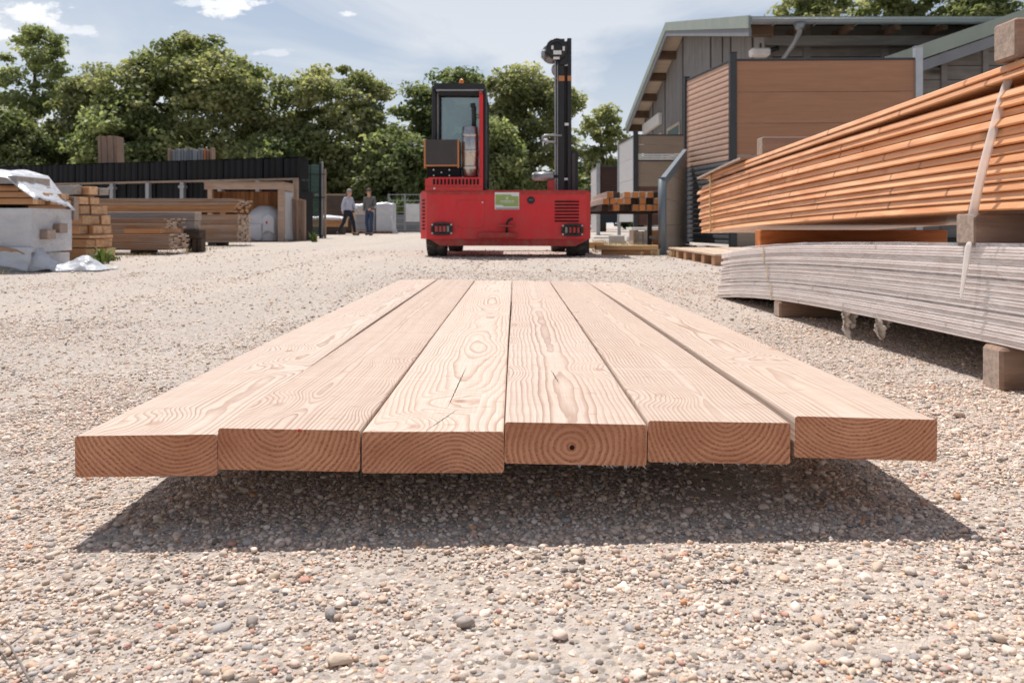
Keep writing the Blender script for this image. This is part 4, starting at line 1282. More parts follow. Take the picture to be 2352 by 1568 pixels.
    ob('emblem', MB().prism([(X(1162), Z(458.5)), (X(1168), Z(458.5)), (X(1166), Z(455)), (X(1169), Z(452)), (X(1166), Z(451)), (X(1162), Z(454))], 1, -0.0105, -0.009, 0), M['sticker_pale'], sg)
    lt = MB(); u = 1149.0; rr = random.Random(3)
    while u < 1180:
        w = rr.choice((0.7, 1.1, 1.4)); lt.box(X(u), X(u + w), -0.0105, -0.009, Z(463.6), Z(460.6 + rr.choice((0, 0.5, 0.8)))); u += w + 0.55
        if rr.random() < 0.10: u += 1.0
    ob('lettering', lt, M['sticker_white'], sg)
    ob('sublettering', MB().box(X(1150), X(1180), -0.0102, -0.009, Z(466.6), Z(465.6)), M['sticker_pale'], sg)
    # wheels: rear pair with chunky tread, front pair half hidden
    def wheel(cx, cy, r, w):
        wh = thing('wheel', None, None); wh.parent = root; wh.location = (cx, cy, r)
        ty = MB().lathe([(r * 0.62, -w / 2), (r * 0.93, -w / 2), (r * 0.985, -w * 0.42), (r * 0.985, w * 0.42), (r * 0.93, w / 2), (r * 0.62, w / 2), (r * 0.62, -w / 2)], 36, 0)
        ob('tyre', ty, M['rubber'], wh)
        tm = None
        for i in range(18):
            for s in (-1, 1):
                a = 2 * PI * (i + (0.5 if s > 0 else 0)) / 18
                mt = Matrix.Rotation(a, 4, 'X')
                if tm is None:
                    q = [(0.01, -0.05), (w * 0.47, -0.005), (w * 0.47, 0.062), (0.01, 0.028)]
                    tm = {}
                if s not in tm:
                    tm[s] = MB().prism([(s * p[0], p[1]) for p in q], 2, r * 0.975, r * 1.003, 0).mesh('tread_block', M['rubber'])
                ob('tread_block', tm[s], None, wh, rz=(a, 0, 0))
        ob('rim', MB().lathe([(r * 0.61, -w * 0.40), (r * 0.5, -w * 0.33), (r * 0.2, -w * 0.30), (0.0, -w * 0.30)], 24, 0).lathe([(0.0, w * 0.30), (r * 0.2, w * 0.30), (r * 0.5, w * 0.33), (r * 0.61, w * 0.40)], 24, 0), M['red_dusty'], wh)
        ob('hub', MB().cyl((-w * 0.36, 0, 0), (w * 0.36, 0, 0), r * 0.16, n=14), M['black'], wh)
    wheel(X(998), 0.42, 0.33, 0.25); wheel(X(1328.5), 0.42, 0.33, 0.25)
    wheel(X(1018), 2.35, 0.27, 0.22); wheel(X(1306), 2.35, 0.27, 0.22)
    ob('axle', MB().cyl((X(1001), 0.42, 0.33), (X(1326), 0.42, 0.33), 0.06, n=10), M['black'], root)
    # loading deck running forward, with a well for the mast
    ob('loading_deck', MB().box(xl + 0.04, X(1120), 1.26, 2.75, 0.36, 0.80, bev=0.02).box(X(1330), xr - 0.02, 1.26, 2.75, 0.36, 0.80, bev=0.02).box(xl + 0.04, xr - 0.02, 2.76, 2.95, 0.36, 0.80, bev=0.02), M['red'], root)
    # cab
    cab = ob('cab_floor', BX(X(988), X(1116), 0.63, 1.55, zt + 0.001, zt + 0.06), M['black'], root)
    ztop = Z(187)
    def frame(u0, u1, y0, y1, z0, z1, m='black', nm='cab_post', bev=0.012): return ob(nm, BX(X(u0), X(u1), y0, y1, z0, z1, bev=bev), M[m], root)
    frame(988, 999, 0.20, 0.32, Z(408), ztop - 0.02)
    frame(1109.5, 1116, 0.10, 0.36, zt, Z(200))
    frame(1100, 1109.3, 0.06, 0.16, zt, Z(214), 'red')
    ob('cab_post', MB().prism([(X(1100), Z(213.8)), (X(1109.3), Z(213.8)), (X(1100.5), Z(203))], 1, 0.06, 0.16, 0), M['red_dusty'], root)
    frame(999.2, 1004, 0.22, 0.34, Z(408), Z(206), 'grey_metal')
    frame(1004.2, 1008, 0.22, 0.36, Z(408), Z(206))
    frame(988, 996, 1.40, 1.52, zt + 0.06, ztop - 0.06); frame(1108, 1116, 1.40, 1.52, zt + 0.06, ztop - 0.06)
    ob('cab_roof', MB().prism([(X(992), Z(202)), (X(1112), Z(202)), (X(1114), Z(192)), (X(1110), Z(188.5)), (X(996), Z(187.5))], 1, 0.12, 1.55, 0), M['black'], root)
    frame(1000, 1110, 0.10, 0.20, Z(206), Z(202.5), 'grey_metal', 'roof_trim', 0.004)
    frame(1003, 1104, 0.14, 0.26, Z(213.5), Z(206.3), 'black', 'window_header')
    ob('roof_horn', MB().tube([(X(1107), 0.16, Z(190)), (X(1109), 0.16, Z(183.5)), (X(1110.5), 0.16, Z(179.5))], 0.012, 6), M['black'], root)
    ob('roof_horn', MB().cyl((X(989.5), 0.22, Z(190)), (X(989.3), 0.22, Z(178.5)), 0.009, n=6), M['black'], root)
    bl = ob('beacon_base', MB().cyl((X(1055.5), 0.4, Z(188)), (X(1055.5), 0.4, Z(182.5)), 0.04, n=14), M['black'], root)
    ob('beacon', MB().lathe([(0.031, 0), (0.033, 0.03), (0.028, 0.062), (0.014, 0.078), (0.0, 0.081)], 16).mesh('beacon', M['beacon']), None, bl, loc=(X(1055.5), 0.4, Z(183.5)))
    wn = ob('rear_window', BX(X(1008.2), X(1100), 0.265, 0.275, Z(407), Z(213.6)), M['glass'], root)
    ob('window_gasket', MB().box(X(1008.3), X(1099.8), 0.255, 0.264, Z(217), Z(213.8)).box(X(1008.3), X(1010), 0.255, 0.264, Z(407), Z(217.1)), M['matt_black'], wn)
    ob('front_window', BX(X(997), X(1108), 1.46, 1.468, Z(400), ztop - 0.08), M['glass'], root)
    ob('side_window', BX(X(1111), X(1112.5), 0.38, 1.38, Z(400), ztop - 0.08), M['glass'], root)
    ob('side_window', BX(X(990), X(991.5), 0.34, 1.38, Z(400), ztop - 0.08), M['glass'], root)
    ob('work_lamp', MB().cyl((X(1028), 0.44, Z(229)), (X(1028), 0.52, Z(229)), 0.07, 0.05, 14), M['black'], root)
    ob('wiper', MB().box(X(1034), X(1086), 0.50, 0.515, Z(238), Z(235.5)), M['black'], root)
    seat = thing('driver_seat', None, None); seat.parent = root
    ob('backrest', BX(X(1030), X(1085), 0.62, 0.74, Z(372), Z(292), bev=0.05), M['black'], seat)
    ob('headrest', BX(X(1054), X(1082), 0.60, 0.70, Z(284), Z(262), bev=0.04), M['black'], seat)
    ob('seat', BX(X(1030), X(1088), 0.66, 1.10, Z(388), Z(368), bev=0.04), M['black'], seat)
    ob('steering_column', MB().cyl((X(1060), 1.40, zt + 0.1), (X(1060), 1.18, Z(340)), 0.03, n=8), M['black'], root)
    ob('dashboard', BX(X(1000), X(1106), 1.30, 1.45, zt + 0.06, Z(360), bev=0.03), M['brown_black'], root)
    # dark box with orange edging behind the cab, on a bolted plate
    bx = ob('tool_box', BX(X(977), X(1050), 0.035, 0.19, Z(378), Z(320)), M['brown_black'], root)
    for (u0, u1, v0, v1) in ((973, 977, 320, 385), (1050, 1054, 320, 385), (977, 1050, 378.1, 381.5)):
        ob('edging', BX(X(u0) + 0.0005, X(u1) - 0.0005, 0.03, 0.195, Z(v1), Z(v0), bev=0.003), M['orange_trim'], bx)
    bp = ob('backing_plate', BX(X(980), X(1056), 0.08, 0.19, Z(407), Z(381.6)), M['matt_black'], root)
    for (u, v) in ((994.5, 389.5), (1031, 389.5), (1012.7, 395.5), (995, 402.5), (1031, 402.5)):
        ob('bolt', MB().cyl((X(u), 0.066, Z(v)), (X(u), 0.079, Z(v)), 0.0095, n=8), M['sticker_white'], bp)
    # silencer and exhaust stack
    cx = X(1078); sil = thing('silencer', None, None); sil.parent = root
    ob('drum', MB().lathe([(0.05, Z(406)), (0.104, Z(404)), (0.106, Z(290)), (0.09, Z(288.5)), (0.04, Z(288))], 28).mesh('drum', M['steel']), None, sil, loc=(cx, 0.14, 0))
    for v in (309, 346, 384):
        ob('drum_band', MB().lathe([(0.1065, Z(v + 4)), (0.110, Z(v + 3.4)), (0.110, Z(v - 3.4)), (0.1065, Z(v - 4))], 28).mesh('drum_band', M['steel']), None, sil, loc=(cx, 0.14, 0))
    ob('exhaust_stack', MB().tube([(X(1087), 0.14, Z(290)), (X(1087), 0.14, Z(262)), (X(1086.5), 0.14, Z(244)), (X(1085), 0.15, Z(237))], 0.027, 12).cyl((X(1085.5), 0.145, Z(243)), (X(1084.8), 0.15, Z(234.5)), 0.034, n=12), M['black'], sil)
    ob('exhaust_clamp', MB().box(X(1090), X(1101), 0.13, 0.15, Z(262), Z(259.5)), M['black'], sil)
    # mast with chain guides, hose reel and stickers
    ym = 0.75; km = S * (Yf + ym)
    def MX(u): return (u - 1176) * km
    def MZ(v): return EYE - (v - HOR) * km
    mast = thing('mast', None, None); mast.parent = root
    z0 = zt - 0.3
    def mb_(nm, u0, u1, y0, y1, za, zb_, m='black', bev=0.006): return ob(nm, BX(MX(u0), MX(u1), ym + y0, ym + y1, za, zb_, bev=bev), M[m], mast)
    mb_('rail', 1282, 1297, 0.0, 0.14, z0, MZ(89)); mb_('rail', 1303, 1312.5, -0.01, 0.16, z0, MZ(88)); mb_('web', 1297.2, 1302.8, 0.05, 0.12, z0, MZ(95), 'brown_black')
    mb_('rail', 1282, 1312, 0.75, 0.90, z0, MZ(92))
    for v in (98, 190, 300, 400):
        mb_('cross_tie', 1284, 1310, 0.16, 0.745, MZ(v + 7), MZ(v))
    mb_('guide', 1273.5, 1276.5, -0.02, 0.02, z0, MZ(140), 'grey_metal', 0.002)
    mb_('guide', 1279.0, 1281.2, -0.02, 0.03, z0, MZ(150), 'grey_metal', 0.002)
    mb_('hose', 1276.7, 1278.8, -0.01, 0.02, MZ(330), MZ(139), 'matt_black', 0.002)
    mb_('carriage', 1313, 1329, 0.05, 0.6, zt - 0.02, MZ(346)); mb_('carriage', 1313, 1321, -0.02, 0.04, zt - 0.02, MZ(352), 'brown_black')
    for (u0, u1) in ((1283, 1296.5), (1303.3, 1312)):
        mb_('band', u0, u1, -0.0125, 0.004, MZ(186.5), MZ(174.5), 'orange_trim', 0.001)
    for (u, v, w_, h_) in ((1297.2, 146, 6.5, 6), (1297, 283, 9, 6), (1296, 409, 8, 5)):
        mb_('label', u, u + w_, -0.0125, -0.0105, MZ(v + h_), MZ(v), 'sticker_white', 0.0005)
    rl = thing('hose_reel', None, None); rl.parent = root
    c = Vector((MX(1277.5), 0, MZ(115.5))); R_ = 24.3 * km
    ob('disc', MB().lathe([(0.0, ym - 0.10), (R_ * 0.93, ym - 0.10), (R_, ym - 0.085), (R_, ym - 0.055), (R_ * 0.9, ym - 0.04), (0.0, ym - 0.04)], 36, 1).mesh('disc', M['black']), None, rl, loc=(c.x, 0, c.z))
    ob('ring', MB().lathe([(R_ * 0.66, ym - 0.101), (R_ * 0.70, ym - 0.112), (R_ * 0.74, ym - 0.112), (R_ * 0.78, ym - 0.101)], 32, 1).mesh('ring', M['anthracite']), None, rl, loc=(c.x, 0, c.z))
    ob('drum', MB().lathe([(R_ * 0.7, ym - 0.04), (R_ * 0.7, ym + 0.10)], 28, 1).mesh('reel_drum', M['black']), None, rl, loc=(c.x, 0, c.z))
    ob('rear_disc', MB().lathe([(0.0, ym + 0.10), (R_ * 0.95, ym + 0.10), (R_ * 0.95, ym + 0.13), (0.0, ym + 0.13)], 36, 1).mesh('rear_disc', M['grey_metal']), None, rl, loc=(c.x - 0.06, 0, c.z - 0.03))
    ob('shield', MB().box(MX(1243.5), MX(1256), ym - 0.02, ym + 0.14, MZ(134), MZ(113), bev=0.03), M['pallet_wood'] if False else M['grey_metal'], rl)
    for (u0, u1, v0, v1) in ((1265.5, 1270.5, 109, 118), (1291.0, 1296, 111, 121), (1270, 1288.5, 120.5, 129.5), (1270, 1284, 135, 140.5)):
        ob('sticker', BX(MX(u0), MX(u1), ym - 0.1145, ym - 0.108, MZ(v1), MZ(v0)), M['sticker_white'], rl)
    ob('reel_arm', BX(MX(1285), MX(1303), ym - 0.035, ym - 0.012, MZ(150), MZ(96), bev=0.005), M['black'], rl)
    # lower roller cover under the reel
    ob('roller_cover', MB().sphere((MX(1276), ym + 0.09, MZ(158)), 0.055, 0.05, 0.085, 14, 8), M['grey_metal'], mast)
    # hose loop part way up, and the grey arm at deck height
    loop = []
    for i in range(15):
        a = PI * 0.5 + PI * i / 14
        loop.append((MX(1259) + 0.085 * math.cos(a), ym - 0.07 + 0.0 * math.sin(a), MZ(319.5) + 0.046 * math.sin(a)))
    loop = [(MX(1290), ym - 0.02, MZ(312)), (MX(1272), ym - 0.05, MZ(311.6))] + loop + [(MX(1268), ym - 0.06, MZ(327.5)), (MX(1276), ym - 0.04, MZ(327))]
    ob('hose_guard', MB().tube(loop, 0.017, 8), M['grey_metal'], mast)
    ob('steady_bracket', MB().tube([(MX(1279), ym - 0.02, MZ(181)), (MX(1268), ym - 0.03, MZ(182)), (MX(1263), ym - 0.03, MZ(200)), (MX(1278), ym - 0.02, MZ(201))], 0.006, 6), M['galv'], mast)
    ob('tilt_cylinder', MB().cyl((MX(1221), ym, MZ(405.5)), (MX(1226), ym, MZ(405.5)), 0.03, 0.058, 16).cyl((MX(1226), ym, MZ(405.5)), (MX(1271), ym, MZ(405)), 0.06, n=16), M['grey_metal'], mast)
    ob('cylinder_mount', BX(MX(1258), MX(1274), ym - 0.08, ym + 0.08, zt - 0.02, MZ(414), bev=0.01), M['red_dusty'], mast)
    ob('arm_link', BX(MX(1271), MX(1283), ym - 0.02, ym + 0.04, MZ(409), MZ(402)), M['black'], mast)
    ob('deck_grit', MB().grid(lambda a, b_: Vector((X(1135) + a * (X(1262) - X(1135)), 0.35 + b_ * 0.4, zt + 0.002 + 0.022 * abs(math.sin(a * 23 + b_ * 4)) * math.sin(PI * a) * math.sin(PI * b_))), 22, 6), M['concrete'], root)


build_forklift()


# ------------------------------------------------------------------ walking people
def skin_obj(name, verts, edges, radii, mat, parent, root=0, sub=2):
    me = bpy.data.meshes.new(name)
    me.from_pydata([tuple(v) for v in verts], edges, [])
    me.materials.append(mat)
    o = bpy.data.objects.new(name, me); COL.objects.link(o)
    o.parent = parent
    md = o.modifiers.new('skin', 'SKIN'); md.use_smooth_shade = True
    for i, r in enumerate(radii):
        d = me.skin_vertices[0].data[i]
        d.radius = r if hasattr(r, '__len__') else (r, r)
        d.use_root = (i == root)
    o.modifiers.new('round', 'SUBSURF').levels = sub
    o.modifiers['round'].render_levels = sub
    return o


def person(label, loc, rz, pose, top, legs, hair, sleeves_full=True, tall=1.78):
    """faces local -y; limbs follow the joints in pose"""
    r = thing('person', label, 'person', loc, rz, 'men walking across the yard')
    P = {k: Vector(v) for k, v in pose.items()}
    names = ['pelvis', 'belly', 'chest', 'neck', 'head0', 'head1', 'head2',
             'shl', 'ell', 'wrl', 'hal', 'shr', 'elr', 'wrr', 'har',
             'hil', 'knl', 'anl', 'tol', 'hir', 'knr', 'anr', 'tor', 'nose']
    E = [('pelvis', 'belly'), ('belly', 'chest'), ('chest', 'neck'), ('neck', 'head0'), ('head0', 'head1'), ('head1', 'head2'), ('head1', 'nose'),
         ('chest', 'shl'), ('shl', 'ell'), ('ell', 'wrl'), ('wrl', 'hal'), ('chest', 'shr'), ('shr', 'elr'), ('elr', 'wrr'), ('wrr', 'har'),
         ('pelvis', 'hil'), ('hil', 'knl'), ('knl', 'anl'), ('anl', 'tol'), ('pelvis', 'hir'), ('hir', 'knr'), ('knr', 'anr'), ('anr', 'tor')]
    R = dict(pelvis=(.13, .10), belly=(.125, .10), chest=(.15, .11), neck=.055, head0=(.065, .075), head1=(.078, .092), head2=(.062, .07), nose=.016,
             shl=.055, ell=.042, wrl=.030, hal=(.038, .022), shr=.055, elr=.042, wrr=.030, har=(.038, .022),
             hil=.082, knl=.056, anl=.042, tol=.036, hir=.082, knr=.056, anr=.042, tor=.036)
    idx = {n: i for i, n in enumerate(names)}
    skin_obj('body', [P[n] for n in names], [(idx[a], idx[b_]) for a, b_ in E], [R[n] for n in names], M['skin'], r)

    def part(nm, chain, rad, mat, extra=()):
        ns = list(rad); ix = {n: i for i, n in enumerate(ns)}
        skin_obj(nm, [P[n] for n in ns], [(ix[a], ix[b_]) for a, b_ in chain], [rad[n] for n in ns], M[mat], r)
    part('shirt', [('belly', 'chest'), ('chest', 'neckb'), ('chest', 'shl'), ('shl', 'ell'), ('ell', 'wrl'), ('chest', 'shr'), ('shr', 'elr'), ('elr', 'wrr'), ('belly', 'hem')],
         dict(belly=(.165, .135), chest=(.185, .14), neckb=(.075, .075), shl=.078, ell=.060, wrl=.046, shr=.078, elr=.060, wrr=.046, hem=(.165, .135)), top)
    part('trousers', [('waist', 'pelvis'), ('pelvis', 'hil'), ('hil', 'knl'), ('knl', 'anl'), ('pelvis', 'hir'), ('hir', 'knr'), ('knr', 'anr')],
         dict(pelvis=(.150, .125), waist=(.150, .120), hil=.100, knl=.074, anl=.064, hir=.100, knr=.074, anr=.064), legs)
    for s in ('l', 'r'):
        a, t = P['an' + s], P['to' + s]
        d = (t - a); d.z = 0; d.normalize()
        q = MB().tube([a - d * 0.06 + Vector((0, 0, -0.035)), a + d * 0.05 + Vector((0, 0, -0.035)), t + d * 0.03 + Vector((0, 0, 0.0))], 0.050, 8, 0, 0.036)
        ob('shoe', q, M['shoe'], r)
    h = P['head1']; f = (P['nose'] - h).normalized(); b_ = -f
    q = MB().sphere(h + Vector((0, 0, 0.075)) + b_ * 0.016, 0.098, 0.104, 0.070, 12, 8)
    q.sphere(h + b_ * 0.052 + Vector((0, 0, 0.02)), 0.080, 0.080, 0.088, 10, 7)
    ob('hair', q, M[hair], r)
    sd = Vector((-f.y, f.x, 0))
    for s in (-1, 1):
        ob('ear', MB().sphere(h + sd * s * 0.088, 0.016, 0.016, 0.030, 8, 6), M['skin'], r)
        ob('eye', MB().sphere(h + f * 0.088 + sd * s * 0.032 + Vector((0, 0, 0.022)), 0.012, nu=8, nv=6), M['shoe'], r)
    return r


stride = dict(pelvis=(0, 0, .94), waist=(0, -.01, 1.03), hem=(0, -.0, .99), belly=(0, -.01, 1.13), chest=(0, -.01, 1.36), neckb=(0, -.02, 1.475), neck=(0, -.03, 1.50), head0=(0, -.055, 1.575), head1=(0, -.07, 1.655), head2=(0, -.06, 1.725), nose=(0, -.165, 1.645),
              shl=(.185, 0, 1.41), ell=(.225, -.10, 1.14), wrl=(.20, -.27, .97), hal=(.19, -.34, .90), shr=(-.185, 0, 1.41), elr=(-.22, .10, 1.14), wrr=(-.21, .10, .90), har=(-.20, .09, .81),
              hil=(.095, -.01, .88), knl=(.10, -.17, .49), anl=(.10, -.24, .085), tol=(.11, -.40, .035), hir=(-.095, .02, .88), knr=(-.10, .14, .50), anr=(-.10, .43, .13), tor=(-.11, .34, .035))
walk = dict(stride)
walk.update(head1=(0, -.085, 1.645), head2=(0, -.085, 1.72), nose=(.0, -.18, 1.615), head0=(0, -.06, 1.57),
            wrl=(.12, -.24, 1.0), hal=(.05, -.27, .95), ell=(.24, -.03, 1.15), wrr=(-.20, -.10, .92), har=(-.17, -.14, .84), elr=(-.23, .02, 1.14),
            knl=(.10, -.10, .49), anl=(.10, -.06, .085), tol=(.12, -.22, .035), knr=(-.10, -.06, .50), anr=(-.11, .12, .10), tor=(-.13, -.02, .035))
Yp = 31.0
person('man in a light blue shirt and dark trousers striding to the right', (ux(800, Yp), Yp, 0.0), math.radians(62), stride, 'shirt_blue', 'trousers_dark', 'hair_grey')
person('man in a grey jacket and blue jeans, hands low, looking down', (ux(849, Yp - 0.5), Yp - 0.5, 0.0), math.radians(-14), walk, 'jacket_grey', 'jeans', 'hair_brown')


# ------------------------------------------------------------------ timber and packs along the left side
def sheet(fn, nu, nv, name, mat, label=None, cat=None, parent=None, thick=0.003):
    o = ob(name, MB().grid(fn, nu, nv), mat, parent, label=label, cat=cat)
    md = o.modifiers.new('thickness', 'SOLIDIFY'); md.thickness = thick; md.offset = 0
    return o


def wob(a, b_, s, f=1.0):
    return 0.9 * crease((a * f, b_ * f, 0.3), 2.6, s) + 0.6 * (math.sin(5.1 * f * a + s) * math.cos(4.3 * f * b_ + 1.7 * s) + 0.6 * math.sin(11.3 * f * a - 7.1 * f * b_ + 2.3 * s) + 0.35 * math.sin(23 * f * a + 17 * f * b_ + s)) / 1.95


def wrapped_block(mb, x0, x1, y0, y1, z0, z1, amp, seed, n=22):
    """plastic-wrapped pack: a softly crumpled box"""
    def P(p, nrm):
        w = (0.5 * wob(p.x * 1.6 + p.y * 2.3, p.z * 3.0 + p.y * 1.1, seed, 2.0) + 1.3 * crease((p.x, p.y, p.z), 3.4, seed)) * amp
        return p + nrm * w
    faces = [((x0, y0, z0), (x1 - x0, 0, 0), (0, 0, z1 - z0), (0, -1, 0)), ((x1, y0, z0), (0, y1 - y0, 0), (0, 0, z1 - z0), (1, 0, 0)), ((x0, y0, z1), (x1 - x0, 0, 0), (0, y1 - y0, 0), (0, 0, 1)),
             ((x0, y1, z0), (x1 - x0, 0, 0), (0, 0, z1 - z0), (0, 1, 0)), ((x0, y0, z0), (0, y1 - y0, 0), (0, 0, z1 - z0), (-1, 0, 0))]
    for (o, a, b_, nr) in faces:
        o, a, b_, nr = Vector(o), Vector(a), Vector(b_), Vector(nr)
        def fn(s, t):
            e = 0.15 + 0.85 * min(1, 9 * min(s, 1 - s)) * min(1, 9 * min(t, 1 - t))
            p = o + a * s + b_ * t
            return P(p, nr * e)
        mb.grid(fn, n, n)
    return mb


# A. white wrapped pack with loose boards on top (nearest on the left)
YA = 7.2
def build_pack_A():
    x1 = ux(72, YA)
    # lowest, wrapped, lying on the ground
    r = thing('low_wrapped_pack', 'lowest film wrapped board pack, flat on the ground at the left edge', 'timber pack', (0, 0, 0))
    for i in range(4):
        ob('board', BX(x1 - 3.0, x1 - 0.1 + 0.02 * (i % 2), YA + 0.04, YA + 0.62, 0.02 + i * 0.032, 0.048 + i * 0.032), M['brown_board'], r)
    ob('film', wrapped_block(MB(), x1 - 3.1, x1 - 0.02, YA, YA + 0.66, 0.0, 0.155, 0.016, 1.3, 36), M['film_white'], r)
    ob('strap', BX(x1 - 0.66, x1 - 0.62, YA - 0.035, YA - 0.015, 0.0, 0.12), M['strap_black'], r)
    # brown sheet material
    r = thing('sheet_pack', 'brown board sheets sagging between the two white wrapped packs', 'timber pack', (0, 0, 0))
    ob('sheet', MB().prism([(x1 - 3.0, 0.165), (x1 - 0.02, 0.160), (x1 - 0.10, 0.205), (x1 - 0.30, 0.245), (x1 - 0.6, 0.238), (x1 - 1.2, 0.215), (x1 - 3.0, 0.205)], 1, YA - 0.05, YA - 0.034, 0), M['brown_board'], r)
    ob('sheet', MB().prism([(x1 - 3.0, 0.158), (x1 - 0.16, 0.158), (x1 - 0.16, 0.172), (x1 - 3.0, 0.172)], 1, YA - 0.03, YA + 0.6, 0), M['brown_board'], r)
    # white wrapped pack
    r = thing('white_wrapped_pack', 'large white film wrapped pack with two wood block ends poking out', 'timber pack', (0, 0, 0))
    z0, z1 = 0.205, vz(478, YA)
    for j in range(6):
        ob('board', BX(x1 - 3.0, x1 - 0.04, YA + 0.03, YA + 0.61, z0 + 0.01 + j * 0.052, z0 + 0.055 + j * 0.052), M['brown_board'], r)
    ob('film', wrapped_block(MB(), x1 - 3.05, x1, YA, YA + 0.66, z0 - 0.03, z1, 0.013, 4.1, 44), M['film_white'], r)
    # skirt of loose film hanging from its front corner
    sheet(lambda s, t: Vector((x1 - 0.75 + 0.78 * s + 0.02 * wob(s, t, 3), YA - 0.03 - 0.05 * t + 0.02 * wob(s, t, 1, 1.5), z0 + 0.02 - (0.12 + 0.10 * s * s) * t)), 18, 12, 'film_skirt', M['film_white'], parent=r)
    for (u, v, w) in ((98, 538, 30), (122, 524, 31)):
        y = YA + 0.22 if u < 110 else YA + 0.42
        x = x1 + 0.06
        zc = vz(v, y)
        ob('block', BX(x - 0.3, x, y - 0.075, y + 0.065, zc - 0.045, zc + 0.045, bev=0.005), M['bearer'], r)
    # boards on top
    r = thing('loose_board_stack', 'stack of small red brown boards under a sagging white sheet at the left edge', 'timber pack', (0, 0, 0))
    zb = z1 + 0.035
    for i in range(2):
        ob('bearer', BX(x1 - 2.2 + i * 1.7, x1 - 2.1 + i * 1.7, YA + 0.02, YA + 0.62, z1 + 0.003, z1 + 0.034), M['dark_timber'], r)
    bm = {}
    for row in range(3):
        for c in range(7):
            y = YA + 0.02 + c * 0.092
            key = (row + c) % 3
            if key not in bm:
                bm[key] = BX(-3.0, -0.02 * key, 0, 0.078, 0, 0.052, bev=0.003).mesh('board', M['beam_x'])
            ob('board', bm[key], None, r, loc=(x1 + 0.0 - (0.09 if row == 2 else 0.0), y, zb + row * 0.06))
    zt = zb + 3 * 0.06
    ob('cover_board', BX(x1 - 3.0, x1 - 0.12, YA - 0.02, YA + 0.5, zt + 0.004, zt + 0.075, bev=0.004), M['grey_beam'], r)
    o = sheet(lambda s, t: Vector((x1 - 2.6 + 2.67 * s, YA - 0.05 + 0.66 * t + 0.03 * wob(s, t, 2),
                                zt + 0.085 + 0.075 * math.exp(-((s - 0.80) / 0.10) ** 2) * (0.5 + 0.5 * t) - max(0, s - 0.90) * (1.9 + 1.2 * t) - (0.04 if t < 0.05 else 0) + 0.018 * wob(s, t, 6, 2.2))),
              70, 30, 'cover_sheet', M['film_white'], 'crumpled white sheet draped over the red brown boards', 'plastic sheet')
    # loose sheet on the ground to the right of the pack
    def g(s, t):
        x = ux(72, 7.3) + 0.02 + 0.62 * s; y = YA - 0.05 + 0.42 * t + 0.10 * s
        hgt = 0.012 + 0.20 * math.sin(PI * min(1, t * 1.05)) ** 0.7 * (1 - 0.55 * s) * (0.75 + 0.35 * math.sin(9 * s + 3 * t)) * (1 - s ** 6)
        return Vector((x + 0.03 * wob(s, t, 8), y + 0.04 * wob(s, t, 5), max(0.008, hgt + 0.018 * wob(s, t, 9, 1.6))))
    sheet(g, 30, 20, 'loose_sheet', M['film_white'], 'loose white plastic sheet crumpled on the gravel beside the wrapped packs', 'plastic sheet')
    # leaning brown panel behind the sheet
    ob('panel', BX(ux(141, 7.75) - 0.02, ux(162, 7.8), 7.86, 7.95, 0.47, vz(452, 7.9), bev=0.004), M['bearer'], None, label='short brown panel standing between the white pack and the beam stack', cat='board')


build_pack_A()


# B. stack of heavy beams, ends to the viewer
def build_beams():
    """rows of beams running back to the left; their sawn ends show to the right of their long sides"""
    Y0 = 9.2; YAW = math.radians(-30)
    wdir = Vector((0.5, 0.866, 0)); adir = Vector((math.cos(YAW), math.sin(YAW), 0))
    rows = [(571, 601, 195, 3), (549, 569.5, 194, 3), (540, 547.5, 226, 1), (518, 538, 187, 3), (494.5, 516, 186, 3), (472, 492.5, 185.5, 3), (452, 470, 184.6, 2), (425, 447, 174, 3)]
    names = ['lowest', 'second', 'thin third', 'fourth', 'fifth', 'sixth', 'seventh', 'topmost']
    pos = {3: ['front', 'middle', 'rear'], 2: ['front', 'rear'], 1: ['only']}
    rr = random.Random(5)
    for i, (v0, v1, u0, n) in enumerate(rows):
        z0, z1 = vz(v1, Y0) + 0.002, vz(v0, Y0)
        c0 = Vector((ux(u0, Y0), Y0, 0)); w = 0.118
        if n == 1: w = 0.30; c0 = c0 - wdir * 0.10
        for j in range(n):
            jit = rr.uniform(-0.025, 0.03) + (-0.06 if (i + j) % 4 == 3 else 0)
            if i == 7: jit += (0.0, 0.02, 0.05)[j]
            if i == 6 and j == 1: jit += 0.06
            p = c0 + wdir * (j * (w + 0.006)) + adir * jit
            m = 'beam_x' if not (i == 7 and j != 1) else 'grey_beam'
            zz1 = z1 if not (i == 7 and j > 0) else z1 - 0.012 * j
            ob('beam', BX(-3.0, 0, 0, w, z0, zz1, bev=0.006), M[m], None, loc=p, rz=YAW,
               label='%s beam in the %s layer of the brown beam stack' % (pos[n][j], names[i]), cat='beam', group='heavy beams stacked beside the white pack')
    for q, t in enumerate((0.35, 2.4)):
        p = Vector((ux(184, Y0), Y0, 0)) - adir * t
        ob('stacking_batten', BX(0, 0.08, 0, 0.34, vz(452, Y0) + 0.002, vz(447, Y0) - 0.001), M['grey_beam'], None, loc=p, rz=YAW,
           label='%s grey batten under the topmost beams of the brown beam stack' % ('right' if q == 0 else 'left'), cat='batten', group='battens in the beam stack')


build_beams()


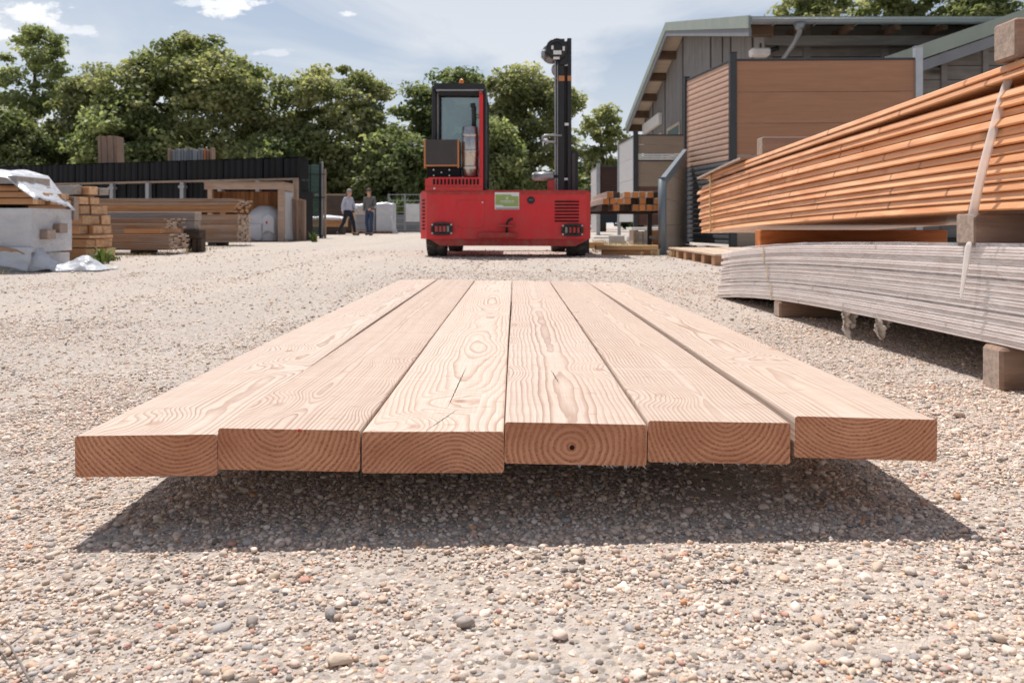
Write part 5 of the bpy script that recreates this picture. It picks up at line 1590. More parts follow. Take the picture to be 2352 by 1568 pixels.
def board_stack(name, label, x1, L, y0, dep, z0, n, th, mat, seed, stag=0.03, sag=0.0, strap=None, cols=5, group=None):
    """pack of thin boards lying along x, ends to the right; every board of the front column and of the end is its own part"""
    r = thing(name, label, 'timber pack', (x1, y0, z0), 0, group)
    rr = random.Random(seed)
    w = dep / cols
    ms = [BX(-L, 0, 0.0, w - 0.006, 0, th - 0.003, bev=0.002).mesh('board', M[mat]) for _ in range(1)]
    for k in range(n):
        for c in range(cols):
            if c > 0 and k < n - 1 and False: continue
            ob('board', ms[0], None, r, loc=(rr.uniform(-stag, stag), c * w + rr.uniform(-0.004, 0.004), k * th))
    if strap:
        for sx in strap:
            ob('strap', BX(-sx - 0.012, -sx + 0.012, -0.008, -0.004, 0, n * th), M['strap_black'], r)
    return r


def build_left_stacks():
    # C. low front pack pair
    Y = 11.3; x1 = ux(386, Y)
    for i in range(2):
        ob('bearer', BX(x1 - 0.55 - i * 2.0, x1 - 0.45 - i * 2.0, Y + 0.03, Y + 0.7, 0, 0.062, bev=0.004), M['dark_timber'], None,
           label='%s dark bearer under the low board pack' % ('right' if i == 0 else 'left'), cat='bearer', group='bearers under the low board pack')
    board_stack('low_board_pack', 'low pack of weathered brown boards on the ground, its pale ends to the right', x1, 3.2, Y, 0.70, 0.064, 9, 0.0255, 'brown_board', 3, 0.035)
    ob('bearer', BX(x1 - 0.62, x1 - 0.10, Y - 0.01, Y + 0.68, 0.297, 0.372, bev=0.004), M['beam_x'], None, label='brown spacer block between the two low board packs', cat='bearer')
    ob('bearer', BX(x1 - 2.5, x1 - 2.4, Y + 0.02, Y + 0.68, 0.297, 0.372, bev=0.004), M['dark_timber'], None, label='dark bearer between the two low board packs at the left', cat='bearer')
    board_stack('upper_board_pack', 'weathered board pack lying on the low pack, with ragged pale ends', x1 - 0.06, 3.1, Y + 0.02, 0.66, 0.375, 6, 0.0235, 'brown_board', 5, 0.045)
    # D. grey beams behind on dark blocks
    Y = 12.3; x1 = ux(443, Y)
    for i, u in enumerate((438, 452, 464)):
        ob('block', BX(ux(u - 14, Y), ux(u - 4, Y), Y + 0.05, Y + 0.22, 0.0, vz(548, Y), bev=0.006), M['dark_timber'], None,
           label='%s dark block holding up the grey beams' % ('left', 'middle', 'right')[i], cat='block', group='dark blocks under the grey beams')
    ob('block', BX(ux(421, Y), ux(458, Y), Y + 0.0, Y + 0.26, vz(548, Y) + 0.002, vz(527, Y), bev=0.006), M['dark_timber'], None, label='wide dark block with a pale worn top under the grey beams', cat='block')
    ob('grey_beam', BX(-3.2, 0, 0, 0.24, 0, vz(507, Y) - vz(526.5, Y), bev=0.006), M['grey_beam'], None, loc=(x1, Y + 0.06, vz(526.5, Y)), label='lower grey beam behind the weathered board packs', cat='beam')
    ob('grey_beam', BX(-3.4, 0, 0, 0.28, 0, vz(487, Y) - vz(506.5, Y), bev=0.006), M['grey_beam'], None, loc=(x1 + 0.02, Y + 0.02, vz(506.5, Y)), label='upper grey beam behind the weathered board packs', cat='beam')
    # E. tall strapped packs
    Y = 15.8; x1 = ux(546, Y)
    for i in range(2):
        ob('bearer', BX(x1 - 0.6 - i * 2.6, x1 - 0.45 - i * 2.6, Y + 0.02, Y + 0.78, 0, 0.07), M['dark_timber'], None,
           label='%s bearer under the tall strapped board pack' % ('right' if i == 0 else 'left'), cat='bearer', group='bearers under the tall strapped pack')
    board_stack('strapped_board_pack', 'tall strapped pack of brown boards beside the open wooden shelter', x1, 4.2, Y, 0.78, 0.072, 16, 0.0345, 'brown_board', 9, 0.02, strap=(0.85,))
    z = 0.072 + 16 * 0.0345
    for i in range(3):
        ob('bearer', BX(x1 - 0.35 - i * 1.4, x1 - 0.25 - i * 1.4, Y + 0.01, Y + 0.77, z + 0.001, z + 0.038), M['beam_x'], None,
           label='%s spacer on the tall strapped board pack' % ('right', 'middle', 'left')[i], cat='bearer', group='spacers on the tall strapped pack')
    board_stack('middle_board_pack', 'thin pack of light brown boards on top of the tall strapped pack', x1 - 0.05, 4.6, Y + 0.01, 0.76, z + 0.040, 4, 0.034, 'beam_x', 11, 0.05)
    z2 = z + 0.040 + 4 * 0.034
    board_stack('top_board_pack', 'uneven topmost boards with frayed pale ends above the light brown pack', x1 + 0.0, 4.4, Y + 0.02, 0.74, z2 + 0.004, 4, 0.027, 'brown_board', 13, 0.05)
    ob('board', BX(-4.3, 0, 0, 0.7, 0, 0.026), M['rail_wood'], None, loc=(x1 - 0.10, Y + 0.03, z2 + 0.004 + 4 * 0.027 + 0.001), label='pale single board lying along the top of the tall packs', cat='board')


build_left_stacks()


# F. open wooden shelter with a wrapped bag inside
def build_shelter():
    Y = 19.5; r = thing('shelter', 'small open fronted wooden shelter with a flat roof and a film covered side', 'shelter')
    x0, x1 = ux(477, Y), ux(653, Y); zt = vz(419, Y); zb = vz(437, Y); D = 0.95
    ob('roof_fascia', BX(ux(470.5, Y), ux(650, Y), Y - 0.04, Y, zb + 0.02, zt - 0.02), M['shed_wood'], r)
    ob('roof', BX(ux(469, Y), ux(652, Y), Y - 0.06, Y + D + 0.06, zt - 0.018, zt + 0.012), M['rail_wood'], r)
    ob('roof_side', MB().prism([(Y + 0.002, zb + 0.02), (Y + D, zb - 0.02), (Y + D, zt - 0.02), (Y + 0.002, zt - 0.02)], 0, ux(646, Y), ux(650, Y), 0), M['shed_wood'], r)
    for u in (481.5, 645):
        ob('post', BX(ux(u - 7 if u > 500 else u - 5, Y), ux(u + 7 if u > 500 else u + 5, Y), Y + 0.005, Y + 0.11, 0, zb + 0.02), M['shed_wood'], r)
        ob('post', BX(ux(u - 5, Y), ux(u + 5, Y), Y + D - 0.1, Y + D, 0, zb + 0.02), M['shed_wood'], r)
    n = 15; w = (x1 - x0 - 0.1) / n
    bm = BX(0.004, w - 0.004, 0, 0.022, 0.03, zb).mesh('back_board', M['shed_board'])
    for i in range(n):
        ob('back_board', bm, None, r, loc=(x0 + 0.05 + i * w, Y + D - 0.13 + 0.003 * (i % 2), 0))
    bm = BX(0, 0.022, 0.004, 0.146, 0.03, zb).mesh('side_board', M['shed_board'])
    for i in range(5):
        ob('side_board', bm, None, r, loc=(x1 - 0.09, Y + 0.12 + i * 0.15, 0))
        ob('side_board', bm, None, r, loc=(x0 + 0.02, Y + 0.12 + i * 0.15, 0))
    sheet(lambda s, t: Vector((x1 - 0.035 + 0.05 * s * 0 + (0.16 * max(0, t - 0.6) ** 1.5) + 0.012 * wob(s, t, 3, 1.5), Y + 0.06 + (D - 0.02) * s, zb - 0.02 - (zb - 0.05) * t)), 14, 22, 'side_film', M['film_white'], parent=r)
    # bag
    b_ = thing('wrapped_bag', 'bulging white film wrapped bag standing inside the wooden shelter', 'bag')
    cx, cy = ux(609, Y + 0.4), Y + 0.45
    def bulge(th, t):
        a = 2 * PI * th; z = t
        prof = (0.93 + 0.10 * math.sin(PI * min(1, z * 1.1))) * (1 - max(0, z - 0.70) ** 2 * 6.5)
        ca, sa = math.cos(a), math.sin(a)
        q = 0.40 * prof * (abs(ca) ** 2.6 + abs(sa) ** 2.6) ** (-1 / 2.6)
        n_ = 1 + 0.05 * wob(th * 3, z * 1.5, 2, 1.5)
        return Vector((cx + q * n_ * ca * 1.05, cy + q * n_ * sa * 0.9, 0.02 + 0.86 * z))
    mb = MB().grid(bulge, 48, 24)
    ob('film', mb, M['film_white'], b_)
    ob('contents', BX(cx - 0.29, cx + 0.29, cy - 0.24, cy + 0.24, 0.03, 0.72, bev=0.1), M['concrete'], b_)
    ob('pallet_board', BX(cx - 0.36, cx + 0.38, cy - 0.34, cy + 0.3, 0.0, 0.022), M['dark_timber'], b_)
    sheet(lambda s, t: Vector((cx + 0.02 + 0.30 * s, cy - 0.37 - 0.04 * math.sin(PI * s) - 0.02 * wob(s, t, 4), 0.60 - 0.42 * t + 0.08 * math.sin(PI * s))), 12, 10, 'film_fold', M['film_white'], parent=b_)
    sheet(lambda s, t: Vector((cx - 0.40 + 0.42 * s, cy - 0.35 - 0.05 * math.sin(2 * s + t), 0.44 - (0.42 - 0.2 * abs(s - 0.75)) * t)), 14, 10, 'film_skirt', M['film_white'], parent=b_)
    ob('tag', BX(cx + 0.13, cx + 0.17, cy - 0.425, cy - 0.42, 0.44, 0.50), M['lamp_red'], b_)
    # brown boards on end beside the shelter
    Yb = 20.3
    r2 = thing('upright_board_bundle', 'short bundle of brown boards standing on end right of the shelter', 'board bundle')
    for i in range(6):
        u0 = 671 + i * 4.8
        ob('board', BX(ux(u0, Yb), ux(u0 + 4.6, Yb), Yb + 0.02 * (i % 2), Yb + 0.16, 0, vz(457 + (i % 3) * 1.2, Yb), bev=0.004), M['brown_board_z'], r2)


build_shelter()


# H. long rack of black panels
def build_rack():
    A = Vector((ux(689, 21.2), 21.2, 0)); B = Vector((-16.5, 24.9, 0))
    d = (B - A); L = d.length; d.normalize(); ang = math.atan2(d.y, d.x)
    r = thing('panel_rack', 'long timber rack holding upright black panels in two tiers', 'rack', (A.x, A.y, 0), ang)
    zt = vz(362, 21.2); zm = vz(411, 21.2)
    # panels; local x runs away to the left, local +y faces the viewer side after the turn
    pitch = 0.212; n = int(L / pitch)
    hi = MB().prism([(0.0, 0.0), (0.06, 0.03), (0.16, 0.034), (0.20, 0.006), (0.20, -0.55), (0.0, -0.55)], 2, zm + 0.03, zt, 0).mesh('panel', M['crate_black'])
    lo = MB().prism([(0.0, 0.0), (0.06, 0.03), (0.16, 0.034), (0.20, 0.006), (0.20, -0.55), (0.0, -0.55)], 2, 0.12, zm - 0.045, 0).mesh('panel', M['crate_black'])
    rr = random.Random(4)
    for i in range(n):
        ob('panel', hi, None, r, loc=(0.10 + i * pitch, rr.uniform(-0.02, 0.02), rr.uniform(-0.015, 0.01)))
        ob('panel', lo, None, r, loc=(0.10 + i * pitch, rr.uniform(-0.03, 0.02), 0))
    ob('rail', BX(0.0, L, 0.05, 0.11, zm - 0.035, zm + 0.02), M['rail_wood'], r)
    ob('top_net', BX(0.0, L, -0.50, 0.02, zt + 0.012, zt + 0.02), M['crate_black'], r)
    for u in (686, 600, 513, 427, 348, 266, 190, 110, 30):
        t = ((u - 1176) * S * A.y - A.x) / (d.x - (u - 1176) * S * d.y)
        if u == 686: t = 0.05
        p = ob('post', BX(t - 0.06, t + 0.06, 0.06, 0.17, 0, zm - 0.037), M['galv'] if u < 680 else M['rail_wood'], r)
        if u in (427, 266): ob('bracket', BX(t - 0.10, t + 0.10, 0.05, 0.19, zm - 0.20, zm - 0.12), M['galv'], p)
    ob('bottom_rail', BX(0.0, L, -0.4, -0.3, 0.0, 0.11), M['dark_timber'], r)
    ob('end_frame', MB().box(-0.02, 0.08, -0.58, 0.05, 0.0, zt - 0.9).box(-0.02, 0.05, -0.05, 0.04, zt - 0.9, zt), M['crate_black'], r)
    # tall boards standing behind it
    Y = 25.2
    r = thing('upright_brown_boards', 'bundle of tall brown boards standing upright behind the black rack', 'board bundle', (ux(253, Y), Y, 0), 0)
    for i in range(6):
        o = ob('board', BX(-0.29 + i * 0.098, -0.29 + i * 0.098 + 0.092, 0.02 * (i % 2), 0.5, 0, vz(312 + 0.7 * (i % 3), Y), bev=0.004), M['brown_board_z'], r, rz=(0, -0.035, 0))
    Y = 23.9
    r = thing('upright_grey_boards', 'bundle of grey boards with one orange board standing behind the black rack', 'board bundle', (ux(436, Y), Y, 0), 0)
    us = [387, 399, 405, 411, 418, 424, 431, 437, 444, 450, 457, 463, 470, 476, 484]
    for i, u in enumerate(us):
        m = 'grey_board_z' if 1 <= i <= 11 else 'brown_board_z'
        w = 0.072 if m == 'grey_board_z' else 0.06
        x = ux(u, Y) - ux(436, Y)
        ob('board', BX(x - w / 2, x + w / 2, 0.015 * (i % 3), 0.3, 0, vz((342, 345, 341, 343)[i % 4] - (2 if i == 14 else 0), Y), bev=0.006), M['bearer_red'] if i == 12 else M[m], r)


build_rack()


# I. mesh panel rack
def build_mesh_rack():
    Y = 24.6; r = thing('mesh_panel_rack', 'green wire mesh panels standing in a rack between grey posts', 'rack')
    x0, x1 = ux(694, Y), ux(733, Y); zt = vz(378, Y)
    nb = 8; nl = 5
    cell = []
    for k in range(nl):
        y = Y + 0.12 * k
        mb = MB()
        for i in range(nb + 1):
            x = x0 + (x1 - x0) * i / nb
            mb.box(x - 0.004, x + 0.004, y - 0.004, y + 0.004, 0.05, zt)
        for j in range(26):
            z = 0.08 + (zt - 0.1) * j / 25
            mb.box(x0, x1, y - 0.009, y - 0.004, z - 0.004, z + 0.004)
        ob('mesh_panel', mb, M['mesh_green'], r)
    for (u, m, vt, w) in ((736, 'black', 374, 0.06), (741, 'galv', 372, 0.045), (747, 'rail_wood', 388, 0.06)):
        ob('post', BX(ux(u, Y) - w / 2, ux(u, Y) + w / 2, Y - 0.06, Y + 0.02, 0, vz(vt, Y), bev=0.004), M[m], r)
    for i, f in enumerate((0.24, 0.5)):
        ob('upright', BX(x0 + (x1 - x0) * f - 0.015, x0 + (x1 - x0) * f + 0.015, Y - 0.05, Y - 0.02, 0, zt), M['black'], r)
    for v in (401, 454, 541):
        ob('cross_bar', BX(x0 - 0.1, ux(748, Y), Y - 0.08, Y - 0.051, vz(v, Y) - 0.012, vz(v, Y) + 0.012), M['black'], r)


build_mesh_rack()


# K. things beyond the walking men
def build_far_left():
    Y = 33.0
    x1 = ux(790, Y)
    board_stack('far_lumber_pack', 'orange brown lumber pack under a white cover behind the walking men', x1, 1.6, Y, 0.9, vz(521, Y), 6, 0.062, 'beam_x', 21, 0.02, cols=3)
    ob('block', BX(x1 - 1.5, x1 - 0.1, Y + 0.05, Y + 0.85, 0, vz(521, Y) - 0.003), M['dark_timber'], None, label='dark base under the orange brown lumber pack behind the men', cat='block')
    z = vz(521, Y) + 6 * 0.062
    sheet(lambda s, t: Vector((x1 - 1.65 + 1.75 * s, Y - 0.06 + 1.0 * t, z + 0.02 + 0.10 * math.sin(PI * s) * math.sin(PI * t) + 0.03 * wob(s, t, 2) - (0.10 if t < 0.06 else 0))), 18, 10, 'cover_sheet', M['film_white'], 'white cover sheet on the orange brown lumber pack behind the men', 'plastic sheet')
    ob('board', BX(-1.5, 0, 0, 0.5, 0, 0.07), M['rail_wood'], None, loc=(ux(795, 38.0), 38.0, vz(449, 38.0)), label='grey boards laid on top of the dark stack behind the walking men', cat='board')
    ob('dark_stack', MB().box(ux(748, 38), ux(890, 38), 38.0, 38.9, 0, vz(462, 38)).box(ux(748, 38), ux(800, 38), 38.0, 38.6, vz(462, 38) + 0.002, vz(449.5, 38)), M['dark_timber'], None, label='dark timber stack behind the walking men', cat='timber pack')
    Y = 36.0
    ob('marker_post', BX(ux(808, 34), ux(814, 34), 34.0, 34.1, 0, vz(489, 34)), M['yellow_beam'], None, label='orange brown post between the walking men', cat='post')
    for i, (u0, u1) in enumerate(((813, 862), (864, 903))):
        lab = ('film wrapped pallet load between the walking men', 'film wrapped pallet load right of the grey jacketed man')[i]
        r = thing('wrapped_pallet', lab, 'pallet load', (0, 0, 0), 0, 'film wrapped pallets in the background')
        a, b_ = ux(u0, Y), ux(u1, Y)
        for j in range(3):
            xx = a + 0.05 + j * (b_ - a - 0.25) / 2
            ob('pallet_block', BX(xx, xx + 0.15, Y + 0.05, Y + 0.2, 0, 0.10), M['pallet_block'], r)
        ob('pallet_deck', BX(a, b_, Y, Y + 0.9, 0.102, 0.135), M['pallet_wood'], r)
        zt = vz(472 - 3 * i, Y)
        for j in range(3):
            ob('block', BX(a + 0.05, b_ - 0.05, Y + 0.05, Y + 0.85, 0.14 + j * (zt - 0.2) / 3, 0.13 + (j + 1) * (zt - 0.2) / 3, bev=0.02), M['fascia_grey' if j < 2 else 'concrete'], r)
        ob('film', wrapped_block(MB(), a, b_, Y, Y + 0.9, 0.14, zt, 0.035, 2.0 + i, 18), M['film_white'] if i else M['film_clear'], r)
        sheet(lambda s, t: Vector((a - 0.04 + (b_ - a + 0.08) * s, Y - 0.03 + 0.96 * t, zt + 0.03 + 0.05 * math.sin(PI * s) + 0.03 * wob(s, t, 3 + i) - (0.14 if t < 0.08 else 0))), 16, 10, 'top_film', M['film_white'], parent=r)
    sheet(lambda s, t: Vector((ux(900, 35.8) + 0.30 * s * t + 0.05 * wob(s, t, 1), 35.85 - 0.15 * s, 0.75 - 0.72 * t + 0.04 * wob(s, t, 2))), 12, 14, 'film_tail', M['film_white'], 'torn film tail hanging from the right wrapped pallet', 'plastic sheet')
    # grey yard gate and rails
    Y = 40.0; r = thing('yard_gate', 'grey metal yard gate with bars behind the forklift, left side', 'gate')
    x0, x1 = ux(893, Y), ux(985, Y); zt = vz(445, Y)
    for u in (893, 930, 966):
        ob('post', BX(ux(u, Y) - 0.045, ux(u, Y) + 0.045, Y - 0.04, Y + 0.04, 0, zt), M['galv'], r)
    for k in range(7):
        z = 0.15 + k * (zt - 0.2) / 6
        ob('bar', BX(x0, x1, Y - 0.02, Y + 0.02, z - 0.022, z + 0.022), M['galv'], r)
    ob('panel', BX(ux(931, Y), ux(964, Y), Y - 0.035, Y - 0.022, 0.55, 1.45), M['sticker_white'], r)
    for (i, (a, b_, z0, z1, m)) in enumerate(((985, 1030, 0.9, 1.75, 'fascia_grey'), (880, 985, 0.0, 0.95, 'fascia_grey'))):
        ob('far_wall', BX(ux(a, 43), ux(b_, 43), 43.0, 43.3, z0 if i else 0, z1), M[m], None, label=('grey wall far behind the forklift', 'low dark grey wall behind the yard gate')[i], cat='wall')


build_far_left()


# ------------------------------------------------------------------ right side: stacked square posts, trestle, beams, pallet
def build_right_mid():
    Y = 11.5
    def z_(y): return 404.3 + y * 0.14066
    def u_(x): return 1341.4 + x * 0.14066
    w = 100 * 0.14066 * S * Y
    rows = [(560, 'bottom', [(310, 'D'), (480, 'O'), (590, 'D'), (690, 'D'), (800, 'O'), (905, 'O'), (1030, 'O'), (1140, 'O'), (1245, 'D')]),
            (437, 'middle', [(315, 'O'), (430, 'O'), (545, 'O'), (665, 'O'), (790, 'D'), (915, 'O'), (1040, 'D'), (1155, 'O')]),
            (314, 'top', [(380, 'O'), (510, 'D'), (660, 'O'), (790, 'O'), (910, 'O'), (1040, 'O'), (1150, 'D')])]
    ordn = ['first', 'second', 'third', 'fourth', 'fifth', 'sixth', 'seventh', 'eighth', 'ninth']
    rr = random.Random(9)
    zb = vz(484, Y)
    ms = {}
    for key in 'OD':
        mb = MB().box(-w / 2, w / 2, 0.004, 1.9, 0, w, bev=0.004)
        mb.box(-w / 2 + 0.005, w / 2 - 0.005, 0.0, 0.0039, 0.005, w - 0.005, mat=1)
        ms[key] = mb.mesh('square_post', [M['post_side'] if key == 'O' else M['dark_timber'], M['post_end'] if key == 'O' else M['post_end_dark']])
    for ri, (yb, nm, xs) in enumerate(rows):
        z = zb + ri * (w + 0.005)
        for i, (x, t) in enumerate(xs):
            ob('square_post', ms[t], None, None, loc=(ux(u_(x + 50), Y), Y + rr.uniform(0, 0.04) + (0.12 if t == 'D' else 0), z), rz=rr.uniform(-0.012, 0.012),
               label='%s ended square post, %s from the left in the %s row of the post stack' % ('orange' if t == 'O' else 'dark', ordn[i], nm), cat='post', group='square posts stacked beside the forklift')
    ob('bearer', BX(ux(1352, Y), ux(1541, Y), Y + 0.25, Y + 0.35, vz(489, Y), zb - 0.002, bev=0.004), M['dark_timber'], None, label='front dark bearer carrying the stacked square posts', cat='bearer')
    ob('bearer', BX(ux(1352, Y), ux(1541, Y), Y + 1.45, Y + 1.55, vz(489, Y), zb - 0.002, bev=0.004), M['dark_timber'], None, label='rear dark bearer carrying the stacked square posts', cat='bearer')
    for (u, nm) in ((1352, 'left'), (1533, 'right')):
        r = thing('trestle', '%s dark steel trestle holding the bearers of the square posts' % nm, 'trestle', (ux(u, Y), Y, 0), 0, 'trestles under the square posts')
        for y in (0.3, 1.5):
            ob('leg', BX(-0.035, 0.035, y - 0.035, y + 0.035, 0, vz(489, Y) - 0.002), M['anthracite'], r)
        ob('brace', BX(-0.02, 0.02, 0.336, 1.464, 0.2, 0.25), M['anthracite'], r)
    # two beams lying on the ground
    ob('beam', BX(ux(1384, 11.1), ux(1511, 11.1), 11.1, 11.25, 0.0, 0.072, bev=0.005), M['beam_x'], None, label='lower brown beam on the gravel under the square posts', cat='beam')
    ob('beam', BX(ux(1368, 11.1), ux(1511, 11.1), 11.05, 11.24, 0.075, vz(563.5, 11.05), bev=0.005), M['yellow_beam'], None, label='upper yellowish beam lying on the brown beam under the square posts', cat='beam')
    ob('beam', BX(ux(1352, 14.2), ux(1387, 14.2), 14.2, 14.35, 0.0, vz(559, 14.2) + 0.02, bev=0.005), M['yellow_beam'], None, label='short yellowish beam end beside the forklift, behind the two ground beams', cat='beam')
    # low bench like block with a white top, and a pale block
    Yb = 16.6
    r = thing('low_bench', 'low grey block bench with a bright white top slab under the square posts', 'bench')
    ob('top_slab', BX(ux(1449, Yb), ux(1530, Yb), Yb - 0.08, Yb + 0.7, vz(529, Yb), vz(524.5, Yb) + 0.02, bev=0.006), M['white_paint'], r)
    ob('leg', BX(ux(1455, Yb), ux(1460, Yb), Yb, Yb + 0.6, 0, vz(529, Yb) - 0.002), M['bearer'], r)
    for k in range(3):
        for c in range(2):
            ob('block', BX(ux(1461.5 + c * 18, Yb), ux(1478.5 + c * 18, Yb), Yb + 0.12, Yb + 0.5, 0.0 + k * 0.095, 0.092 + k * 0.095, bev=0.004), M['wpc_maroon'] if False else M['concrete'], r)
    ob('board', BX(ux(1498, Yb), ux(1526, Yb), Yb + 0.08, Yb + 0.5, 0, vz(529, Yb) - 0.002), M['shed_board'], r)
    Yc = 18.2
    ob('kerb_block', BX(0, ux(1434, Yc) - ux(1398, Yc), 0, 0.55, 0, vz(541, Yc), bev=0.012), M['concrete'], None, loc=(ux(1398, Yc), Yc, 0), rz=-0.12, label='pale concrete block on dry grass in front of the grey fence side', cat='block')
    ob('white_slab', BX(ux(1364, 24), ux(1425, 24), 24.0, 24.7, 0, 0.06, bev=0.006), M['white_paint'], None, label='white slab on the ground before the dark far fence', cat='slab')
    ob('white_slab', BX(ux(1440, 20), ux(1462, 20), 20.0, 20.6, 0, 0.13, bev=0.006), M['white_paint'], None, label='small white slab at the foot of the beige fence post', cat='slab')
    # long pallet seen along its side
    r = thing('long_pallet', 'long pale pallet on the gravel in front of the corner fence', 'pallet', (2.09, 8.25, 0), 0)
    zt = 0.122
    for c in range(6):
        ob('deck_board', BX(c * 0.175, c * 0.175 + 0.155, 0, 2.45, zt - 0.022, zt, bev=0.003), M['pallet_wood'], r)
    bmx = BX(0, 0.10, 0, 0.14, 0.0, zt - 0.023, bev=0.003).mesh('block', M['pallet_block'])
    bms = BX(0, 0.9, 0.02, 0.05, 0.02, zt - 0.023).mesh('cross_piece', M['pallet_block'])
    for i in range(6):
        for c in range(2):
            ob('block', bmx, None, r, loc=(0.005 + c * 0.85, 0.02 + i * 0.455, 0))
        ob('cross_piece', bms, None, r, loc=(0.11, 0.05 + i * 0.455, 0))
    for (y, u0, u1) in ((11.9, 1578, 1590), (10.9, 1604, 1622)):
        ob('foot_plate', BX(ux(u0, y), ux(u1, y), y, y + 0.12, 0.124, 0.135), M['white_paint'], None, label='small white plate on the far part of the long pallet, %s' % ('left' if u0 < 1600 else 'right'), cat='plate')


build_right_mid()


# ------------------------------------------------------------------ big bundles on the right
def sweep(prof, ys, zf, xf=None):
    mb = MB(); n = len(prof); vs = []
    for y in ys:
        z = zf(y); x = xf(y) if xf else 0.0
        vs += [Vector((x + p[0], y, z + p[1])) for p in prof]
    fs = []
    for i in range(len(ys) - 1):
        for k in range(n):
            fs.append([i * n + k, i * n + (k + 1) % n, (i + 1) * n + (k + 1) % n, (i + 1) * n + k])
    fs.append(list(range(n))); fs.append([(len(ys) - 1) * n + k for k in reversed(range(n))])
    return mb.add(vs, fs)


def interp(pts):
    xs = [p[0] for p in pts]; zs = [p[1] for p in pts]
    co = np.polyfit(xs, zs, min(4, len(pts) - 1))
    return lambda y: float(np.polyval(co, y))


